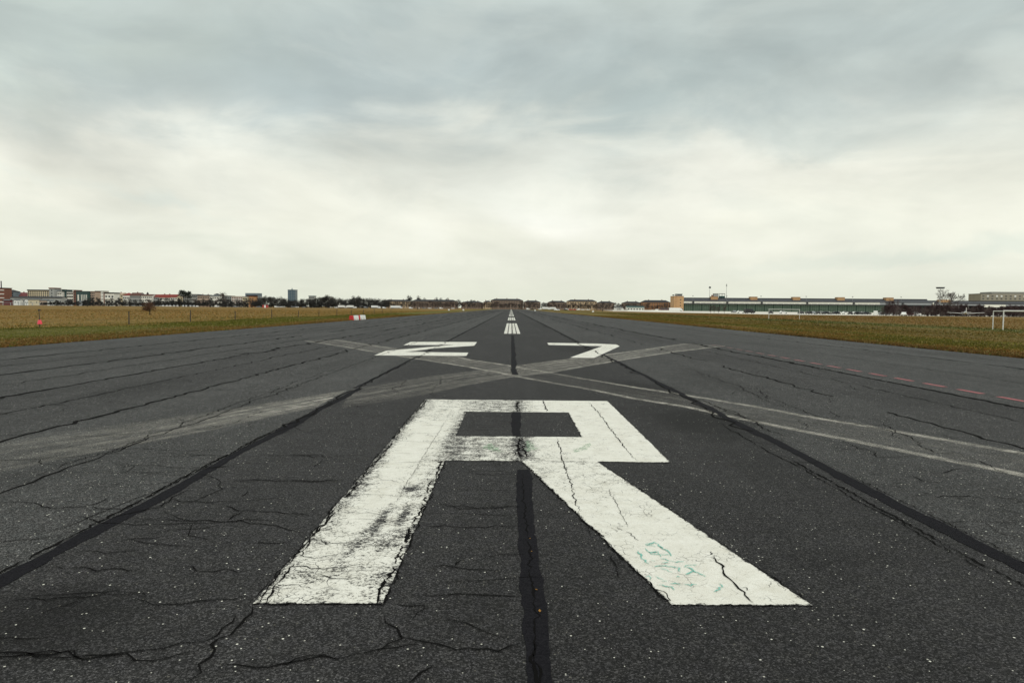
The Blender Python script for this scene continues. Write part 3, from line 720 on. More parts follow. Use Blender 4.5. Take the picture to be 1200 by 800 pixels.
wood = pm('weathered_post', (.055, .048, .040), amp=.35, scale=9); hubm = pm('wheel_steel', (.35, .35, .35), rough=.4)

def hz(px): return 361.0 + (px-599)*0.008727
# ------------------------------------------------------------------ buildings of the far skyline
WIN = {}
def window_mesh(w, h, m):
    k = (round(w, 1), round(h, 1), m.name)
    if k not in WIN:
        mb = MB().box(-w/2, w/2, -.08, .04, -h/2, h/2)
        o = mb.build('window', m); WIN[k] = o.data; bpy.data.objects.remove(o)
    return WIN[k]
def building(name, label, px0, px1, ytop, D, wall, roof=None, roofm=None, eave=None, win=None, winm=None, depth=13., cat='building', group=None, wsize=(1.5, 1.7),
             bands=0, bandm=None, chim=0, wrange=None):
    X0, _ = at(px0, ytop, D); X1, _ = at(px1, ytop, D); xc = (X0+X1)/2; W = abs(X1-X0)
    zt = at((px0+px1)/2, ytop, D)[1]; ze = at((px0+px1)/2, eave, D)[1] if eave else (zt-.7 if roof else zt)
    r = thing(name, label, cat, (xc, D, 0), 0, group)
    h = W/2
    mw = MB().box(-h, h, 0, depth, 0, ze)
    if roof == 'gable_front': mw.profile_y([(-h, ze), (h, ze), (0, zt-.3)], .002, depth-.002)
    if roof == 'gable': mw.profile_x([(.02, ze), (depth-.02, ze), (depth/2, zt-.3)], -h+.002, h-.002)
    mw.build('wall', wall, r)
    ro = None
    if roof == 'flat':
        m = MB().box(-h-.5, h+.5, -.5, depth+.5, ze, zt-.15); m.box(-h-.2, h+.2, -.2, depth+.2, zt-.15, zt); ro = m.build('roof', roofm or slate, r)
    elif roof == 'gable':
        m = MB(); m.profile_x([(-.6, ze-.1), (-.6, ze+.2), (depth/2, zt), (depth+.6, ze+.2), (depth+.6, ze-.1), (depth/2, zt-.35)], -h-.4, h+.4); ro = m.build('roof', roofm, r)
    elif roof == 'gable_front':
        m = MB(); m.profile_y([(-h-.5, ze-.2), (-h-.5, ze+.15), (0, zt), (h+.5, ze+.15), (h+.5, ze-.2), (0, zt-.4)], -.5, depth+.5); ro = m.build('roof', roofm, r)
    elif roof == 'hip':
        m = MB(); a = min(depth/2, h*.8)
        e = [(-h-.5, -.5, ze), (h+.5, -.5, ze), (h+.5, depth+.5, ze), (-h-.5, depth+.5, ze)]; q = [(-h+a, depth/2, zt), (h-a, depth/2, zt)]
        m.face([e[0], e[1], q[1], q[0]]); m.face([e[2], e[3], q[0], q[1]]); m.face([e[1], e[2], q[1]]); m.face([e[3], e[0], q[0]]); m.face(e[::-1]); ro = m.build('roof', roofm, r)
    for i in range(chim):
        cx = -h+W*(i+.6)/(chim+.2); zc = zt-.8 if roof != 'flat' else zt
        MB().box(cx-.5, cx+.5, depth/2-.4, depth/2+.4, zc-.6, zc+1.6).box(cx-.6, cx+.6, depth/2-.5, depth/2+.5, zc+1.6, zc+1.85).build('chimney', brick, ro or r)
    if bands:
        for i in range(bands):
            z = ze*(i+.72)/(bands+.3)
            MB().box(-h+.3, h-.3, -.9, -.01, z, z+.95).build('balcony', bandm or white, r)
    if win:
        rows, cols = win; me = window_mesh(*wsize, winm or glass); z0, z1 = wrange or (.12, .97)
        for i in range(rows):
            for j in range(cols):
                o = bpy.data.objects.new('window', me); o.location = (-h+W*(j+.5)/cols, -.02, ze*(z0+(z1-z0)*(i+.5)/rows)); link(o, r)
    return r

B = building
B('apartment_block', 'red-brown brick block with white balconies at the left end of the skyline', -9, 5, 337, 870, brick, 'flat', slate, bands=4, win=(4, 3))
r = thing('factory_chimney', 'thin dark chimney rising above the brick block at the far left', 'chimney', (at(1.3, 330, 900)[0], 900, 0)); zc = at(1.3, 329.3, 900)[1]
MB().cyl((0, 0, 0), (0, 0, zc-.8), .9, .6, 12).build('shaft', darkgrey, r); MB().cyl((0, 0, zc-.8), (0, 0, zc), .75, .75, 12).build('rim', slate, r)
B('apartment_block', 'blue-grey block with a dark hipped roof beside the brick block', 5.5, 15.5, 339.3, 890, bluegrey, 'hip', slate, 341.5, win=(4, 4))
B('town_house', 'pale house with a broad dark red mansard roof on the left skyline', 15.8, 32, 342.5, 900, white, 'gable', maroonwall, 347, win=(2, 6), chim=3)
B('apartment_block', 'long cream block with a dark flat roof and rows of windows', 32.3, 57, 339.3, 900, cream, 'flat', slate, 340.7, win=(4, 10), wrange=(.45, .97))
B('stair_tower', 'tall grey-green stair tower with a brown side at the end of the cream block', 57.4, 63.6, 337, 895, greyw, 'flat', brick, 338, win=(5, 1), cat='tower')
B('apartment_block', 'white block with balconies right of the grey-green stair tower', 64.2, 72.5, 341, 900, white, 'flat', slate, 341.6, bands=4, bandm=greyw, win=(4, 3))
B('penthouse', 'small white rooftop storey above the white balcony block', 66, 71, 338.8, 912, white, 'flat', slate, 339.4, win=(1, 3), wrange=(.9, .99), cat='rooftop house')
B('apartment_block', 'narrow dark green block beside the white balcony block', 72.8, 77.6, 339.2, 905, teal, 'flat', slate, win=(5, 2))
B('apartment_block', 'white block striped with dark balcony bands, left of the teal block', 78, 85.8, 341.2, 905, white, 'flat', slate, bands=4, bandm=slate, win=(4, 3))
B('apartment_block', 'narrow brown brick block against the left side of the teal block', 86, 88.8, 339.6, 900, brick, 'flat', brownroof, win=(5, 1))
r = B('apartment_block', 'dark teal block with tall white vertical strips', 89.2, 103, 341, 900, teal, 'flat', greyroof, 341.6, win=(4, 6))
W = at(103, 341, 900)[0]-at(89.2, 341, 900)[0]
for i in (.12, .19, .42, .56, .72, .86): MB().box(-W/2+W*i, -W/2+W*i+.8, -.4, -.09, 2, 14.5).build('strip', white, r)
B('apartment_block', 'pinkish tan block right of the teal block', 103.4, 111, 341.2, 905, pink, 'flat', brownroof, 341.9, win=(5, 4))
B('apartment_block', 'bright white block with pale grey glazing on the left skyline', 111.6, 121, 340.6, 960, white, 'flat', greyw, 341.2, win=(4, 5), winm=greyw)
B('apartment_block', 'white block framed by a dark roof and a red-brown side', 122.6, 133.5, 342.6, 880, white, 'flat', slate, 343.8, win=(2, 3), wsize=(2.4, 2.0), bands=1)
B('side_wing', 'red-brown windowless wing at the left of the dark-framed white block', 121.2, 122.4, 342.3, 884, brick, 'flat', slate, cat='building')
B('town_house', 'cream house with a pale orange roof on the left skyline', 133.9, 143.5, 342.8, 910, cream, 'gable', pink, 344.6, win=(3, 4), chim=1)
B('town_house', 'white house with a bright red hipped roof between cream and grey houses', 143.9, 152, 343, 905, white, 'hip', redroof, 346, win=(2, 4))
B('town_house', 'grey house with a dark red roof and a dark green gable wall', 152.3, 164, 342.8, 900, greyw, 'gable', brownroof, 346.2, win=(3, 5), chim=1)
B('town_house', 'white house with a low red-brown roof and a dark turret', 165, 178, 344.6, 900, white, 'gable', brownroof, 346.4, win=(3, 6))
r = thing('roof_turret', 'small dark turret above the white house with the low roof', 'turret', (at(173, 342, 915)[0], 915, 0)); zc = at(173, 342, 915)[1]
MB().box(-1, 1, -1, 1, 0, zc-2.4).build('wall', slate, r); m = MB(); m.v = [(-1.2, -1.2, zc-2.4), (1.2, -1.2, zc-2.4), (1.2, 1.2, zc-2.4), (-1.2, 1.2, zc-2.4), (0, 0, zc)]; m.f = [(0, 1, 4), (1, 2, 4), (2, 3, 4), (3, 0, 4), (3, 2, 1, 0)]; m.m = [0]*5; m.build('roof', slate, r)
B('town_house', 'grey house with a short dark red roof, fourth of the red roofs', 178.4, 186, 344.8, 905, greyw, 'gable', redroof, 348, win=(3, 4))
B('town_house', 'white house under the longest bright red roof of the row', 186.6, 199.6, 344.8, 895, white, 'gable', redroof, 348.6, win=(3, 6), chim=2)
B('town_house', 'white house with a red roof at the right end of the red roofs', 200, 207.4, 344.8, 895, white, 'gable', redroof, 348.2, win=(3, 3))
B('town_house', 'bright cream gable end right of the red roofs', 207.6, 214, 345.6, 890, cream, 'gable_front', greyroof, 347.6, win=(3, 2))
B('apartment_block', 'plain grey block under the two tall pines', 214.4, 224.6, 346.8, 890, greyw, 'flat', slate, 347.5, win=(4, 5))
B('apartment_block', 'narrow grey block right of the two tall pines', 225, 231, 344.6, 930, greyw, 'flat', slate, win=(4, 3))
B('town_house', 'pinkish white terrace with a dark low roof', 231.4, 245.4, 345.2, 925, pink, 'gable', slate, 346.4, win=(3, 7), chim=2)
B('town_house', 'white and grey house with a small lookout tower on its roof', 245.8, 256, 345.6, 915, white, 'gable', greyroof, 347, win=(3, 4))
B('lookout_tower', 'little square lookout tower over the white and grey house', 250.6, 253.6, 343.6, 925, greyw, 'hip', slate, 345, win=(6, 1), cat='tower')
B('apartment_block', 'dim grey block half hidden by bare trees', 256.6, 271, 346.4, 930, greyw, 'flat', slate, 347.2, win=(4, 7))
B('apartment_block', 'white block with reddish windows left of the cream block', 271.4, 283.8, 347, 915, white, 'flat', pink, 347.6, win=(4, 6), winm=maroonwall)
B('apartment_block', 'small cream block in front of the dark-framed block', 284.2, 289.8, 347.4, 910, cream, 'flat', greyw, win=(3, 3))
r = B('apartment_block', 'tall block with a dark blue frame along its top', 287.5, 303, 347.2, 930, greyw, None, win=(3, 5))
W = at(303, 343, 930)[0]-at(287.5, 343, 930)[0]; zt = at(295, 343.4, 930)[1]; zb = at(295, 347, 930)[1]
MB().box(-W/2, W/2, -.3, 13, zt-2.6, zt).build('frame_beam', bluegrey, r)
for q in (-W/2, W/2-1.2): MB().box(q, q+1.2, -.3, 12.9, zb-.6, zt-2.6).build('frame_post', bluegrey, r)
MB().box(-W/2+1.3, W/2-1.3, 1, 12, zb-.6, zt-2.6).build('top_storey', slate, r)
B('apartment_block', 'orange rendered block in front of the dark-framed block', 290.2, 297.6, 347, 915, orangew, 'flat', brick, win=(3, 3))
# low row in front of the left skyline
B('storage_shed', 'long low shed with a dark grey roof below the cream block', 12, 72, 347.3, 800, greyw, 'gable', slate, 348.9, depth=10, win=(1, 22), wsize=(1.4, 1.2), cat='shed')
for a, b_, c_, m, lab in ((16, 23, 350, white, 'small white hut in front of the long shed, at its left end'), (33, 46, 349.6, cream, 'low beige hut in front of the middle of the long shed'), (29, 33, 350, white, 'narrow white gabled hut before the long shed'),
                     (47, 55, 350.6, pink, 'pale pink hut right of the beige hut'), (55.5, 62.5, 351.2, white, 'white flat hut below the grey-green stair tower'), (76, 82, 352, white, 'low white hut below the striped block'),
                     (91, 96, 352.2, greyw, 'grey hut below the teal block'), (4, 11, 350.6, maroonwall, 'dark red hut at the left end of the long shed')):
    B('garden_hut', lab, a, b_, c_, 765, m, 'gable_front' if b_-a < 5 else 'gable', greyroof, c_+1.4, depth=5, win=(1, 2), wsize=(1.0, 1.1), cat='hut')
r = thing('trellis_fence', 'pale open post-and-rail fence along the foot of the left skyline', 'fence', (at(13, 356, 745)[0], 745, 0))
for px in (3.5, 12.5, 21.5, 26, 31, 38, 46.5):
    x = at(px, 356, 745)[0]-at(13, 356, 745)[0]; MB().box(x-.25, x+.25, -.2, .2, 0, 3.1).build('post', greyw, r)
x = at(-8, 356, 745)[0]-at(13, 356, 745)[0]; x2 = at(48, 356, 745)[0]-at(13, 356, 745)[0]; MB().box(x, x2, -.1, .1, 2.75, 3.0).build('rail', greyw, r)
# centre
r = B('office_tower', 'slim blue-grey office tower standing alone above the tree line', 337.2, 346, 339.3, 2300, bluetower, 'flat', bluegrey, 339.9, win=(9, 3), wsize=(5, 2.6), winm=bluegrey, depth=24, cat='tower block')
zt = at(341.6, 339.3, 2300)[1]; MB().box(-2, 2, 4, 8, zt, zt+2.5).cyl((0, 6, zt+2.5), (0, 6, zt+9), .5, .25, 6).build('rooftop_mast', bluegrey, r)
B('apartment_block', 'pale slab block with a dark top showing over the trees', 361.8, 368, 346.4, 1200, greyw, 'flat', bluegrey, 347.2, win=(5, 4), wsize=(1.6, 1.8))
B('apartment_block', 'small white block almost hidden in the trees left of the runway', 384, 388, 347.6, 1150, white, 'flat', greyw, win=(3, 2))
barw = pm('dim_brown_render', (.22, .165, .13), scale=.2, amp=.15); barc = pm('dim_cream_render', (.46, .35, .23), scale=.2, amp=.18)
def barrack(label, a, b_, yt, D, wall, win, ye=None, chim=2):
    return B('barrack_house', label, a, b_, yt, D, wall, 'hip', slate, ye or yt+2.2, win=win, chim=chim, depth=12, wsize=(1.3, 1.9), group='barrack houses beyond the runway', winm=pm('dull_pane', (.09, .085, .08)))
barrack('short barrack with a cream end, leftmost of the dark-roofed barracks', 449, 480.5, 351, 985, barc, (3, 12))
barrack('long dim barrack under a dark roof behind bare trees', 481.5, 535.5, 351, 990, barw, (3, 18), chim=3)
barrack('low barrack with a thin roof left of the runway end', 541, 566, 353, 1010, barw, (2, 9), 354.6)
barrack('short cream-walled barrack stepping up to the tallest one', 566.5, 575.5, 352.2, 1005, barc, (2, 4), 354)
barrack('tallest barrack right at the end of the runway', 575, 613, 350, 1015, barw, (3, 13), 352, chim=3)
barrack('low barrack just right of the runway end', 613.5, 633.5, 352, 1000, barw, (2, 8), 354)
barrack('low barrack left of the tall one, right of the runway end', 642, 664, 352.4, 1000, barw, (2, 9), 354.4)
barrack('tall barrack with tan windows wall right of the runway', 664.5, 699.5, 351, 1010, barc, (3, 12), 353.2, chim=2)
barrack('low barrack at the right of the tall tan one', 700, 720, 353, 1005, barw, (2, 8), 355)
barrack('low dim barrack behind the white shed', 730, 752, 353.2, 990, barw, (2, 8), 355)
barrack('barrack with orange brick walls beside the ochre tower', 751.8, 786, 351.6, 985, pm('dim_orange_render', (.32, .17, .085)), (3, 12), 354.4)
B('storage_shed', 'low white shed with a teal roof right of the runway', 735, 755, 358.6, 640, white, 'gable', teal, 360.2, depth=9, win=(1, 6), wsize=(1.4, 1.1), cat='shed')
B('storage_shed', 'small pale shed left of the teal-roofed shed', 721, 730, 359.6, 650, white, 'gable', greyroof, 360.6, depth=8, win=(1, 3), wsize=(1.2, 1.0), cat='shed')
B('storage_shed', 'low red shed beneath the orange brick barrack', 776, 786, 361, 640, maroonwall, 'flat', greyroof, depth=7, win=(1, 3), wsize=(1.2, 1.0), cat='shed')
r = thing('boundary_wall', 'long low white boundary wall before the ochre tower', 'wall', (at(757, 364, 500)[0], 500, 0))
x = at(718, 364, 500)[0]-at(757, 364, 500)[0]; x2 = at(797, 364, 500)[0]-at(757, 364, 500)[0]
MB().box(x, x2, 0, .3, 0, 1.15).build('wall', white, r); MB().box(x-.05, x2+.05, -.06, .36, 1.15, 1.25).build('coping', greyw, r)

# ------------------------------------------------------------------ ochre tower
D = 770; x, _ = at(790, 350, D); x2, _ = at(801.3, 350, D); zt = at(795, 346.8, D)[1]; W = x2-x
r = thing('control_tower', 'square ochre tower with a rooftop cabin at the left end of the hangar', 'tower', ((x+x2)/2, D, 0)); h = W/2
MB().box(-h, h, 0, 18, 0, zt-.5).build('wall', ochre, r); MB().box(-h-.25, h+.25, -.25, 18.25, zt-.5, zt).build('parapet', pm('dark_ochre', (.30, .17, .09), amp=.2), r)
cb = MB().box(-h+3.4, h-1.2, 2, 10, zt, zt+2.2).build('rooftop_cabin', greyw, r); MB().box(-h+3.1, h-.9, 1.7, 10.3, zt+2.2, zt+2.5).build('cabin_roof', teal, cb)
MB().box(-h+3.9, h-1.6, 1.9, 2.05, zt+.8, zt+1.9).build('cabin_window', glass, cb)
me = window_mesh(1.3, 1.0, glass); me2 = window_mesh(2.6, .5, pm('dark_ochre', (.3, .17, .09)))
for i in range(4):
    o = bpy.data.objects.new('window', me); o.location = (h-3.6, -.02, 3.0+i*3.3); link(o, r)
for i in range(6):
    o = bpy.data.objects.new('louvre', me2); o.location = (-h+2.2, -.02, 3.5+i*2.2); link(o, r)
MB().cyl((-h+.5, 3, zt), (-h+.5, 3, zt+1.8), .15, .12, 6).box(-h-1.3, -h+.9, 2.6, 3.4, zt+.5, zt+1.5).build('beacon', darkgrey, r)

# ------------------------------------------------------------------ hangar
A = Vector((at(801.6, 360, 850)[0], 850)); Bv = Vector((at(1092, 360, 812)[0], 812)); L = (Bv-A).length; ang = math.atan2(Bv.y-A.y, Bv.x-A.x)
def loc_x(px):      # distance along the hangar front for a column seen in the photo
    X, _ = at(px, 360, 100.); d = Vector((X, 100.)); e = (Bv-A).normalized()
    M2 = Matrix(((d.x, -e.x), (d.y, -e.y))); sol = M2.inverted() @ A
    return sol.y
hg = thing('hangar', 'very long hangar with green glazed doors, white clerestory and dark roof', 'hangar', (A.x, A.y, 0), ang)
greenglass = pm('green_hangar_glazing', (.080, .118, .084), rough=.35, amp=.35, scale=.25, spec=.4); greendark = pm('green_frame', (.025, .05, .034), amp=.2)
hall_shade = pm('painted_hall_shade', (.02, .018, .022), amp=.3)  # near-black colour stands in for the shade inside the open halls
clere = pm('pale_clerestory', (.72, .70, .62), amp=.08, scale=.15); concrete = pm('grey_concrete', (.25, .245, .235), amp=.15, scale=.2); slateb = pm('blue_slate_roof', (.048, .050, .058), amp=.3, scale=.35)
LL = loc_x(1092)
MB().box(0, LL, 6, 46, 0, 11.6).build('hall', concrete, hg)
nb = 27; bw = LL/nb
gl_open = []
for i in range(nb):
    px_open = i*bw > loc_x(1030)
    m = MB().box(i*bw+.5, (i+1)*bw-.5, -.8, -.1, .1, 8.5)
    d = m.build('door_panel', hall_shade if px_open else greenglass, hg)  # open bays: dark sheet painted as the shaded interior, not a closed door
    if not px_open:
        f = MB()
        for k in range(4): f.box(i*bw+.5+(bw-1)*k/4-.1, i*bw+.5+(bw-1)*k/4+.15, -1.0, -.81, .1, 8.5)
        for z in (2.8, 5.6): f.box(i*bw+.5, (i+1)*bw-.5, -1.06, -1.01, z, z+.25)
        f.build('frame', greendark, d)
for i in range(nb+1): MB().box(i*bw-.45, i*bw+.45, -1.1, -.05, 0, 8.6).build('pillar', greendark, hg)
MB().box(-.5, LL+.5, -2.9, 6, 8.6, 9.5).build('canopy_beam', darkgrey, hg)
xo = loc_x(1030)
MB().box(0, xo, -2.6, 5.9, 9.503, 12.1).build('clerestory', clere, hg)
MB().box(xo, LL, -2.6, 5.9, 9.503, 12.1).build('clerestory', pm('dull_clerestory', (.30, .31, .32), amp=.15), hg)
MB().box(LL-.6, LL+.9, -3.2, 6, 8.3, 12.6).build('end_frame', clere, hg)
m = MB()
for i in range(44): m.box(LL*i/44+.4, LL*(i+1)/44-.4, -2.72, -2.61, 9.9, 10.3)
m.build('clerestory_window', pm('pale_glass', (.20, .22, .22), rough=.3), hg)
MB().profile_x([(-3.0, 12.1), (-3.0, 12.5), (14, 16.2), (44, 16.2), (44, 12.1)], 0, LL).build('roof', slateb, hg)
MB().box(-.3, LL+.3, 13.2, 14.2, 16.205, 16.9).build('parapet', darkgrey, hg)
for px in (838, 884.5, 935, 987.5, 1045):
    xx = loc_x(px); st = MB().box(xx-4.2, xx+4.2, 6, 16, 13.2, 18.2).build('stair_house', ochre, hg)
    MB().box(xx-4.5, xx+4.5, 5.7, 16.3, 18.2, 18.5).build('cap', pink, st)
for px in (812, 851.7, 892, 945, 999.5, 1056.5):
    xx = loc_x(px); fm = MB().box(xx-1.1, xx+1.1, -3.3, -2.65, 9.75, 11.85).build('bracket_box', darkgrey, hg)
    MB().cyl((xx, 2, 12), (xx, 2, 18.6), .12, .1, 6).box(xx-.7, xx+.7, 1.6, 2.4, 18.6, 19.5).build('floodlight_mast', greyw, hg)
# equipment standing on the hangar roof
def onhang(px, yl): e = (Bv-A).normalized(); p = A+e*loc_x(px); n = Vector((-e.y, e.x)); q = p+n*yl; return (q.x, q.y)
q = onhang(842.3, 22); r = thing('plant_room', 'pale box-shaped plant room on the hangar roof beside the first stair house', 'plant room', (*q, 16.2), ang)
MB().box(-3, 3, 0, 6, 0, 6).build('wall', greyw, r); MB().box(-3.3, 3.3, -.3, 6.3, 6, 6.3).build('roof', concrete, r); MB().box(-5.4, -3.1, .4, 4, 0, 4.4).build('vent', brick, r)
q = onhang(849.5, 22); r = thing('steel_gantry', 'teal steel gantry on the hangar roof right of the plant room', 'gantry', (*q, 16.2), ang)
for xx in (-3.4, 0, 3.4): MB().box(xx-.2, xx+.2, 0, .4, 0, 5.6).build('post', teal, r)
MB().box(-3.6, 3.7, -.05, .45, 5.6, 6.3).build('beam', darkgrey, r); MB().box(-3.5, 3.5, .5, 3, 0, 3.3).build('tank', teal, r)
for px, yt, lab in ((834.7, 336.2, 'thin mast with a dark disc on top, above the first stair house'), (855, 332.8, 'tallest thin mast with a small pod, right of the steel gantry')):
    q = onhang(px, 24); r = thing('antenna_mast', lab, 'mast', (*q, 16.2), 0); zz = at(px, yt, q[1])[1]-16.2
    MB().cyl((0, 0, 0), (0, 0, zz-1), .28, .16, 8).build('pole', greyw, r)
    (MB().cyl((0, 0, zz-1.4), (.6, 0, zz+.4), 1.5, 1.0, 12) if px < 840 else MB().cyl((0, 0, zz-3), (0, 0, zz), .7, .55, 10)).build('antenna_head', greyw if px > 840 else darkgrey, r)
# terminal wing and main terminal to the right of the hangar
cw = thing('terminal_wing', 'lower dark terminal wing with a grey canopy right of the hangar', 'terminal', (Bv.x, Bv.y, 0), ang); WL = loc_x(1262)-LL
MB().box(2, WL, 10, 44, 0, 11.2).build('hall', hall_shade, cw); MB().profile_x([(-2, 11.2), (-2, 12.2), (16, 14.6), (44, 14.6), (44, 11.2)], 2, WL).build('roof', slateb, cw)
MB().box(2, WL, -1.6, 9.9, 9.4, 11.15).build('canopy', pm('dull_clerestory', (.30, .31, .32)), cw); MB().box(2, WL, 13, 14, 14.61, 15.3).build('parapet', darkgrey, cw)
for i in range(15): MB().box(2+WL*i/15, 2.8+WL*i/15, 8, 9.5, 0, 9.4).build('pillar', concrete, cw)
a, b_ = loc_x(1152)-LL, loc_x(1177)-LL; MB().box(a, b_, -2.4, -1.61, 7.6, 10.6).build('fascia_panel', clere, cw)
xx = loc_x(1110)-LL; st = MB().box(xx-5.5, xx+5.5, 4, 13, 12.3, 16.3).build('stair_house', ochre, cw)
r = thing('terminal_building', 'large grey-tan terminal block rising at the right edge of the frame', 'terminal', (at(1149.5, 345, 880)[0], 880, 0), ang)
W = 120; z1 = at(1156, 344.3, 880)[1]; z2 = at(1175, 342, 880)[1]; tan = pm('grey_tan_stone', (.30, .27, .21), amp=.14, scale=.15)
MB().box(0, W, 0, 30, 0, z1).build('wall', tan, r); MB().box(14, W, 3, 30, z1, z2).build('upper_storey', pm('grey_stone', (.24, .235, .21), amp=.15), r)
MB().box(-.3, W, -.3, -.01, z1-8.5, z1-7.9).build('cornice', tan, r); MB().box(-.4, 13.9, -.4, 30, z1+.003, z1+.5).build('parapet', concrete, r)
me = window_mesh(2.2, 1.9, pm('dull_stone_pane', (.13, .125, .11))); mw = window_mesh(2.2, 1.9, pm('lit_blind', (.75, .75, .72)))
for j in range(18):
    for i in range(2):
        o = bpy.data.objects.new('window', mw if (j*3+i) in (2, 10, 22, 27, 31) and i == (j*3) % 2 or (i == 1 and j in (1, 4, 9, 10)) else me); o.location = (3+j*5.4, -.02, z1-6.2+i*3.4); link(o, r)
# mast with a flat lamp head behind the bare tree
xm, _ = at(1102, 338, 700); zt = at(1102, 336.4, 700)[1]
r = thing('floodlight_mast', 'tall mast with a wide flat dark lamp head above the bare tree', 'mast', (xm, 700, 0))
MB().cyl((-.8, 0, 0), (-.25, 0, zt-2), .2, .15, 8).cyl((.8, 0, 0), (.25, 0, zt-2), .2, .15, 8).build('pole', greyw, r)
m = MB(); m.profile_y([(-3.6, zt), (3.6, zt), (2.6, zt-1.6), (-2.6, zt-1.6)], -2.2, 2.2); m.build('lamp_head', darkgrey, r)

# ------------------------------------------------------------------ trees
def tree_meshes(kind_, seed, tw, n):
    rr = np.random.default_rng(seed); random.seed(seed)
    # unit height tree; clumps then twig-sized triangles around them
    cl = []
    prof = {'round': (12, .36, .22, .98), 'wide': (14, .50, .18, .95), 'poplar': (10, .13, .15, .98), 'bush': (14, .62, .02, .92), 'pine': (7, .28, .55, .95)}[kind_]
    m = MB()
    for k in range(prof[0]):
        z = rr.uniform(prof[2]+.1, prof[3]-.1); u = (z-prof[2])/(prof[3]-prof[2]); rad = prof[1]*(math.sin(math.pi*min(1, u*.8+.2))**.6)
        a = rr.uniform(0, 6.28); q = rad*rr.uniform(.25, .85); cl.append((q*math.cos(a), q*math.sin(a), z, rr.uniform(.10, .2)))
    V = []; F = []
    for i in range(n):
        c = cl[rr.integers(len(cl))]; d = rr.normal(0, 1, 3); d /= np.linalg.norm(d); p = np.array(c[:3])+d*c[3]*rr.random()**.5
        if p[2] < .03: continue
        g = d*.7+np.array([0, 0, .5])+rr.normal(0, .4, 3); g /= np.linalg.norm(g); s_ = np.cross(g, rr.normal(0, 1, 3)); s_ /= np.linalg.norm(s_)
        l = tw*rr.uniform(.6, 1.4); w = l*rr.uniform(.10, .22); k = len(V)
        V += [p-s_*w, p+s_*w, p+g*l]; F.append((k, k+1, k+2))
    t = MB(); t.tube([(0, 0, 0), (.01, 0, .25), (-.01, .01, .55), (0, 0, .8)], [.028, .02, .012, .004], 6)
    for c in cl: 
        z0 = max(.06, c[2]-.22); t.tube([(0, 0, z0), (c[0]*.55, c[1]*.55, (z0+c[2])/2+.02), (c[0], c[1], c[2])], [.011, .007, .003], 4)
    return (V, F), t
protos = {}
def proto(key, kind_, seed, tw, n, cm):
    (V, F), t = tree_meshes(kind_, seed, tw, n)
    protos[key] = (kind_, V, F, t, cm)
for i in range(3): proto(f'round{i}', 'round', 20+i, .075, 620, twigdark); proto(f'wide{i}', 'wide', 30+i, .075, 760, twigdark); proto(f'brown{i}', 'round', 40+i, .075, 620, twigbrown)
for i in range(3): proto(f'bush{i}', 'bush', 50+i, .13, 1000, twigdark); proto(f'shrub{i}', 'bush', 60+i, .09, 1700, twigmaroon); proto(f'tall{i}', 'wide', 70+i, .07, 900, twigmaroon)
proto('shrub1', 'bush', 61, .08, 1100, pm('grey_brown_twigs', (.095, .068, .062), scale=.2, amp=.3))
proto('poplar', 'poplar', 80, .09, 420, twigdark); proto('pine', 'pine', 81, .09, 700, pinegreen)
built = {}
def plant(key, name, label, cat, px, ytop, D, group, wscale=1., ybase=None):
    X, zt = at(px, ytop, D); zt = max(.8, zt)
    rz = random.uniform(0, 6.28); sc = (zt*wscale, zt*wscale, zt)
    if key not in built:
        k_, V, F, t, cm = protos[key]
        r = thing(name, label, cat, (X, D, 0), rz, group)
        t.build('trunk' if k_ != 'bush' else 'stem', barkm, r, True); mesh_obj('crown', V, F, cm, r)
        built[key] = r
    else: r = dup(built[key], label, (X, D, 0), rz, group); r.name = name
    r.scale = sc
    return r
random.seed(5)
# bushes and hedge trees along the foot of the left skyline
px = 50.
while px < 305:
    yt = random.uniform(350.4, 354.0) + (hz(px)-356)*.5
    if 190 < px < 216: yt -= 1.6*math.sin((px-190)/26*3.14)*1.4
    plant(random.choice(('bush0', 'bush1', 'bush2')), 'bush', 'dark bare bush in the hedge at the foot of the left skyline', 'bush', px, yt, random.uniform(735, 775), 'hedge bushes along the left skyline', .9)
    px += random.uniform(2.6, 4.6)
px = 106.
while px < 305:
    yt = random.uniform(347.6, 351.5) + (hz(px)-357)*.4
    plant(random.choice(('round0', 'round1', 'wide0', 'wide1', 'brown0')), 'bare_tree', 'dark leafless tree standing before the red-roofed houses', 'tree', px, yt, random.uniform(780, 850), 'leafless trees before the left houses')
    px += random.uniform(5, 10) if px < 225 else random.uniform(3, 6)
plant('pine', 'pine_tree', 'left and taller of two pines above the grey block', 'tree', 215, 338.8, 880, 'two pines on the left skyline', .75)
plant('pine', 'pine_tree', 'right and lower of two pines above the grey block', 'tree', 219.8, 340.2, 880, 'two pines on the left skyline', .7)
plant('brown1', 'bare_tree', 'round bare treetop above the dim grey block', 'tree', 260.5, 342.8, 900, None)
